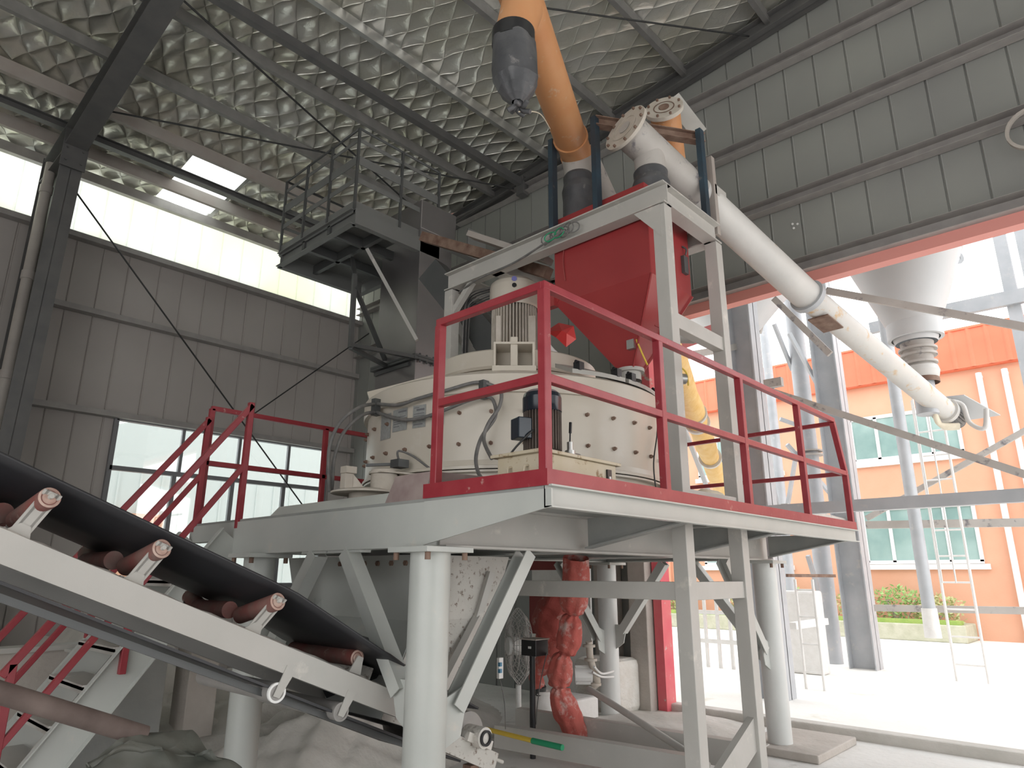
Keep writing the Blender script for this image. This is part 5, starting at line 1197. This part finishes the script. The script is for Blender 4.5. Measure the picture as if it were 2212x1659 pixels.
# ------------------------------------------------------------------ outside: steel columns, braces
def hcol(x, y, z1, w_, h_, label, m='steelo', rz=0):
    f = MB(); f.box(x-w_/2, x+w_/2, y-h_/2, y-h_/2+.02, 0, z1); f.box(x-w_/2, x+w_/2, y+h_/2-.02, y+h_/2, 0, z1); f.box(x-.01, x+.01, y-h_/2, y+h_/2, 0, z1)
    return one('steel_column', f, M[m], label, 'column')
c1 = on(1684, 1512, 2, 0)
hcol(c1.x+.1, c1.y+.05, 8.5, .34, .36, 'wide grey steel column right behind the platform railing')
c2_ = on(1872, 1445, 2, 0)
hcol(c2_.x, c2_.y, 9.0, .42, .46, 'wide dusty steel column standing in the yard right of the platform end')
def obar(a, b, w_, h_, label, m='steelo', nm='steel_bar'):
    if abs(a.x-b.x) < 1e-6 and b.y < 1.6 and a.x > 9: b = a+(b-a)*(1.6 if b.z > 1.5 else 1.2)
    f = MB(); f.bar(a, b, w_, h_); return one(nm, f, M[m], label, 'bar')
X9 = 9.7
obar(on(1648,1105,0,X9), on(2260,1067,0,X9), .14, .15, 'thick brown-grey horizontal bar from the wide column to the right edge', 'rust' if 0 else 'steelo')
XA = c2_.x-.3
obar(on(1872,1134,0,XA), on(2260,1128,0,XA), .12, .13, 'rusty horizontal bar just below the thick one at right', 'convw')
obar(on(1890,1313,0,XA), on(2260,1320,0,XA), .12, .11, 'low horizontal bar crossing in front of the bushes', 'convw')
obar(on(1645,838,0,9.6), on(2260,1040,0,9.6), .05, .09, 'long brace slanting down right from the railing to the right edge', 'convw')
obar(on(1785,628,0,9.2), on(2260,715,0,9.2), .05, .09, 'long brace slanting down right in front of the silo cone', 'convw')
obar(on(1872,1120,0,XA-.2), on(2260,905,0,XA-.2), .07, .09, 'brace slanting up right in front of the salmon building', 'convw')
obar(on(1960,690,0,14.5), on(2260,628,0,14.5), .12, .26, 'upper horizontal beam to the right of the silo cone', 'steelo')
obar(on(1880,710,0,14.5), on(1935,697,0,14.5), .12, .22, 'short piece of horizontal beam to the left of the silo cone', 'steelo')
obar(on(1672,645,0,9.75), on(1793,765,0,9.75), .05, .09, 'pale brace from the wide column up to the lintel', 'convw')
for px, lab in ((2178, 'thin far steel post near the top right, left of the edge'), (2228, 'thick steel post cut by the right edge')):
    q = on(px, 600, 0, 14.6); f = MB(); f.bar((14.6, q.y, 0), (14.6, q.y, 9.5), .18, .2); one('steel_post', f, M['steelo'], lab, 'post')
f = MB(); f.bar((9.78,4.10,2.62), (9.78,3.7,2.66), .04, .10); 
q = on(1672, 828, 0, 9.7); f = MB(); f.box(9.66, 9.76, q.y-.12, q.y+.14, q.z-.06, q.z+.07); one('clip_bracket', f, M['convw'], 'small rusty bracket on the wide column above the railing', 'bracket')
obar(dep(1695,1098,10.3), dep(1832,1132,13.0), .1, .14, 'short dusty beam running from the wide column towards the yard column', 'convw')
obar(dep(1700,1243,11), dep(1803,1244,11.5), .05, .05, 'rusty thin pipe end sticking out right of the round pillar', 'rust')

# big silo
si = thing('silo', (10.4, 1.9, 0), 'large grey silo cone hanging beyond the opening above the screw conveyor', 'silo')
sp_ = dep(1998, 850, 8.9); sx_, sy_ = sp_.x, sp_.y
def zat(px, py):     # height of a sight line above the silo axis
    r = ray(px, py); k = (sx_*r.x+sy_*r.y)/(r.x*r.x+r.y*r.y); return CAM.z + r.z*k
z1_, z2_, z3_, z4_ = zat(1995,705), zat(1985,725), zat(1965,560), zat(1995,800)
print('silo z', z1_, z2_, z3_, z4_)
rr1 = 51/F*9.2; rr3 = 108/F*9.4
sl_ = (rr3-rr1)/(z3_-z1_)
f = MB(); f.lathe((sx_, sy_, 0), (0,0,1), [(rr1*.78, z1_-.22),(rr1*.98,z1_),(rr1+sl_*(z3_-z1_), z3_)], 72); part('cone', f, M['silo'], si)
zt_ = z3_+ (1.25-rr3)/sl_
f = MB(); f.lathe((sx_, sy_, 0), (0,0,1), [(rr3, z3_),(rr3+.012,z3_+.01),(rr3+.012,z3_+.03),(rr3+.008,z3_+.03),(1.25,zt_),(1.25,zt_+3.5)], 72); part('upper_cone', f, M['silo'], si)
f = MB(); f.lathe((sx_, sy_, 0), (0,0,1), [(rr1*.9,z1_-.16),(rr1*1.04,z1_-.16),(rr1*1.04,z1_+.08),(rr1*.98,z1_+.08)], 60); part('collar_ring', f, M['silo'], si)
dz = z1_-.22
f = MB(); f.lathe((sx_, sy_, 0), (0,0,1), [(.20,dz),(.19,dz-.08),(.23,dz-.08),(.23,dz-.11),(.185,dz-.11),(.18,dz-.16),(.22,dz-.16),(.22,dz-.19),(.17,dz-.19),(.165,dz-.27),(.21,dz-.27),(.21,dz-.30),(.16,dz-.30)], 40); part('valve_stack', f, M['convw'], si)
f = MB(); f.lathe((sx_, sy_, 0), (0,0,1), [(.16,dz-.30),(.20,dz-.34),(.215,dz-.40),(.20,dz-.47),(.185,dz-.50)], 36); part('flexible_boot', f, M['conv'], si)
f = MB(); f.lathe((sx_, sy_, 0), (0,0,1), [(.188,dz-.49),(.195,dz-.50),(.195,dz-.56),(.186,dz-.56)], 36); part('rusty_clamp', f, M['rust'], si)
f = MB(); f.tube((sx_, sy_, dz-.54), (sx_-.02, sy_-.0, 3.62), .13, n=30); part('drop_pipe', f, M['steelo'], si)
f = MB(); d = rt; c = V((sx_, sy_, z3_+.05))+d*(rr3+.07)
for k in range(12):
    a0, a1 = 2*PI*k/12, 2*PI*(k+1)/12
    vs = [c+d*math.cos(a_)*r_+V((0,0,1))*math.sin(a_)*r_ for a_, r_ in ((a0,.05),(a1,.05),(a1,.10),(a0,.10))]
    f.prism(vs, fw*.02)
part('lifting_lug', f, M['steelo'], si)
f = MB(); c = V((sx_, sy_, z3_-.02))-d*(rr3+.06)
f.prism([c-d*.07+V((0,0,-.05)), c+d*.06+V((0,0,-.05)), c+d*.03+V((0,0,.09)), c-d*.06+V((0,0,.09))], fw*.02); part('lifting_lug', f, M['steelo'], si)
for a in (30, 150, 210, 330):
    a = math.radians(a); 
# fill pipe hanging down beside the silo
fp_ = on(2015, 1378, 0, 11.5); q = dep(2016, 1375, 10.6)
f = MB(); f.tube((q.x, q.y, q.z), (q.x, q.y, 7.5), .095, n=24); fo = thing('fill_pipe', (q.x, q.y, q.z), 'grey vertical fill pipe ending above the ground with a wrapped foot', 'pipe'); part('pipe', f, M['steelo'], fo)
f = MB(); f.tube((q.x, q.y, q.z-.02), (q.x, q.y, q.z+.42), .12, .11, 24); part('wrapped_end', f, M['whited'], fo)
# second silo, behind the wide column
s2 = thing('silo', (14, 6, 0), 'second grey silo cone behind the wide steel column', 'silo')
a_ = dep(1592, 790, 13.0); zz = lambda py: (CAM.z + ray(1592,py).z*((a_.x*ray(1592,py).x+a_.y*ray(1592,py).y)/(ray(1592,py).x**2+ray(1592,py).y**2)))
f = MB(); f.lathe((a_.x, a_.y, 0), (0,0,1), [(.22,zz(800)),(.25,zz(770)),(.28,zz(740)),(1.35,zz(615)),(1.35,zz(615)+4)], 60); part('cone', f, M['silo'], s2)
f = MB(); f.lathe((a_.x, a_.y, 0), (0,0,1), [(.0,zz(835)),(.13,zz(835)),(.24,zz(815)),(.27,zz(790)),(.24,zz(765)),(.28,zz(755))], 36); part('outlet_boot', f, M['conv'], s2)
T = []
for (x0, y0, d0, x1, y1, d1, r_, lab) in ((1704,690,14.2,1802,1433,14.2,.17,'thick grey round silo leg between column and railing'),(1662,700,15.5,1722,1400,15.5,.11,'thin far silo leg left of the thick round one'),(1590,700,16.5,1628,1300,16.5,.14,'far silo leg seen between the yellow conveyor and the tower leg')):
    b_ = on(x1, y1, 2, 0) if y1 > 1400 else dep(x1, y1, d1)
    f = MB(); f.tube((b_.x, b_.y, 0), (b_.x, b_.y, 8), r_, n=24); o_ = thing('round_column', (b_.x, b_.y, 0), lab, 'column'); part('leg', f, M['steelo'], o_)
    T.append(b_)
    if y1 > 1400:
        qz = 3.98
        f = MB(); f.tube((b_.x,b_.y,qz), (b_.x,b_.y,qz+.03), r_+.09, n=24); f.tube((b_.x,b_.y,qz+.08), (b_.x,b_.y,qz+.11), r_+.09, n=24); part('clamp_flange', f, M['convw'], o_)
for (a, b, lab) in (((1705,720,14),(1815,920,13.6),'thin diagonal silo brace dropping right of the wide column'), ((1672,700,14.6),(1712,800,14.6),'short silo brace close to the wide column'), ((1700,960,14),(1850,1130,14),'diagonal silo brace crossing behind the end of the railing'), ((1720,980,14.5),(1700,1100,14.5),'steep silo brace behind the red end rails'), ((1745,1200,13),(1775,1300,13),'angle brace on the thick silo leg'), ((1480,930,12),(1530,1060,13),'thin brace below the yellow wrapped conveyor'), ((1660,640,14),(1640,720,14), 'short pale strut under the second silo'), ((1690,1135,13.5),(1660,1010,13.5),'thin brace left of the thick silo leg'), ((1685,905,14),(1740,925,14),'short horizontal silo strut above the middle rail')):
    f = MB(); f.bar(dep(*a), dep(*b), .07, .07); one('silo_brace', f, M['convw'] if 'pale' in lab else M['steelo'], lab, 'brace')
# ladders
def ladder(x, y0, y1, z0, z1, lab, n_, r_=.022, cage=False):
    l = thing('ladder', (x, (y0+y1)/2, z0), lab, 'ladder')
    for y in (y0, y1): f = MB(); f.tube((x, y, z0), (x, y, z1), r_, n=8); part('side_rail', f, M['whited'], l)
    for k in range(n_):
        z = z0+(z1-z0)*(k+.6)/n_; f = MB(); f.tube((x, y0, z), (x, y1, z), .015, n=8); part('rung', f, M['whited'], l)
    if cage:
        for y in (y0-.12, y1+.12): f = MB(); f.tube((x-.5, y, z0+1.5), (x-.5, y, z1), .012, n=6); part('cage_bar', f, M['whited'], l)
    return l
lb = on(2070,1470,2,0); lc = on(2136,1478,2,0)
ladder(13.36, lb.y, lc.y, 0, 4.6, 'long thin white ladder in front of the green windows', 11, .022, True)
# dusty machinery seen beyond the round pillar
l2 = ladder(10.9, on(1722,1300,0,10.9).y, on(1760,1300,0,10.9).y, 0, 1.55, 'short white ladder frame beside the dusty machine', 4)
f = MB(); q = dep(1725, 1340, 11.8); f.box(q.x-.05, q.x+.3, q.y-.35, q.y+.35, .0, 1.35); one('dusty_machine', f, M['whited'], 'dust-white machine body beyond the right round pillar', 'machine', bev=.04)
f = MB(); f.bar(dep(1712,1352,10.6), dep(1782,1342,11.2), .12, .10); one('white_crossbar', f, M['whited'], 'short white crossbar in front of the dusty machine', 'bar')
fr_ = thing('storage_rack', dep(1540,1440,12.0), 'dust-white rack frame seen between the two tower legs', 'frame')
for (a, b) in (((1520,1290),(1530,1435)), ((1575,1290),(1583,1420)), ((1548,1290),(1552,1370))): 
    q0_ = on(b[0], b[1], 2, 0) if b[1] > 1400 else dep(b[0], b[1], 12.5)
    f = MB(); f.bar((12.2, on(b[0],b[1],0,12.2).y, 0), (12.2, on(b[0],b[1],0,12.2).y, 1.5), .05, .05); part('upright', f, M['whited'], fr_)
for z in (.45, .95):
    f = MB(); f.bar((12.2, on(1500,1345,0,12.2).y, z), (12.2, on(1590,1345,0,12.2).y, z), .06, .07); part('shelf_bar', f, M['whited'], fr_)
# neighbour building behind the left wall window
f = MB(); y = 18.0; f.prism([(-3,y,0),(30,y,0),(30,y,6.4),(9,y,6.4),(5.0,y,5.0),(2,y,4.1),(-3,y,4.1)], (0,.2,0)); nb = thing('neighbour_shed', (8,y,0), 'pale ribbed shed seen through the left wall window', 'building'); part('wall', f, M['outwall'], nb)
f = MB()
for k in range(60): f.box(-2.5+k*.5, -2.46+k*.5, y-.03, y, 0, 4.0)
part('ribs', f, M['outwall'], nb)
f = MB(); f.box(5.3, 6.6, y-.2, y-.05, 0, 3.0); part('salmon_panel', f, M['facade'], nb)

# ------------------------------------------------------------------ further small things
f = MB(); f.box(6.72, 7.75, 2.55, 3.3, 0, .07); one('footing_slab', f, M['conc2'], 'dusty concrete footing slab under the right round pillar', 'slab', bev=.01)
obar(dep(1462,742,9.4), dep(1562,708,10.2), .10, .20, 'dark maroon beam seen between the two pale tower legs', 'maroon')
obar(dep(1462,772,9.6), dep(1598,748,10.8), .08, .10, 'pinkish pale beam just below the dark maroon one', 'greyl')
obar(dep(1420,790,8.6), dep(1470,770,9.0), .08, .10, 'pale beam end right of the hopper outlet', 'greyl')
f = MB(); a_ = dep(1587,1000,13.4); f.tube((a_.x,a_.y,0), (a_.x,a_.y,dep(1587,840,13.4).z), .13, n=20); one('red_pipe', f, M['maroon'], 'red upright pipe beyond the yard seen beside the tower leg', 'pipe')
f = MB(); c = dep(1432,1000,8.2); f.box(c.x, c.x+.05, c.y-.10, c.y+.10, 1.9, c.z+.35)
for k in range(5): f.box(c.x-.03, c.x, c.y-.08, c.y+.08, 2.2+.14*k, 2.24+.14*k)
one('slotted_board', f, mat('bright_red', (.60,.06,.10), .5), 'bright red slotted panel at the right edge of the mixer drum', 'panel')
rs = MB(); rr = random.Random(9); c = dep(1212,722,7.0)
pts = [c+rt*a+V((0,0,b))+fw*d for a, b, d in ((-.16,.03,0),(-.02,.13,.05),(.14,.10,.1),(.16,-.05,.05),(.05,-.14,0),(-.06,-.04,-.08))]
rs.add(pts+[c-fw*.12+V((0,0,.03)), c+rt*.05-fw*.1], [(0,1,6),(1,2,6),(2,7,6),(2,3,7),(3,4,7),(4,5,7),(5,0,6),(5,6,7)])
ro = part('red_plastic_sheet', rs, mat('red_plastic', (.65,.05,.05), .3)); tag(ro, 'crumpled shiny red plastic sheet behind the mixer top, left of the hopper tip', 'sheet'); so = ro.modifiers.new('solid', 'SOLIDIFY'); so.thickness = .004
f = MB(); f.path([hp(1418,870,RM+.02), hp(1420,930,RM+.03), hp(1412,1000,RM+.05), hp(1418,1060,RM+.06), hp(1428,1078,RM+.1)], .006, 6); one('dangling_cable', f, M['cable'], 'thin black cable hanging down the right side of the mixer drum', 'cable')
f = MB(); f.path([dep(520,1172,5.6), dep(498,1190,5.6), dep(492,1215,5.6), dep(506,1205,5.6), dep(522,1178,5.6)], .006, 6); one('wire_loop', f, M['cable'], 'black wire loop hanging at the left end of the platform beam', 'wire')
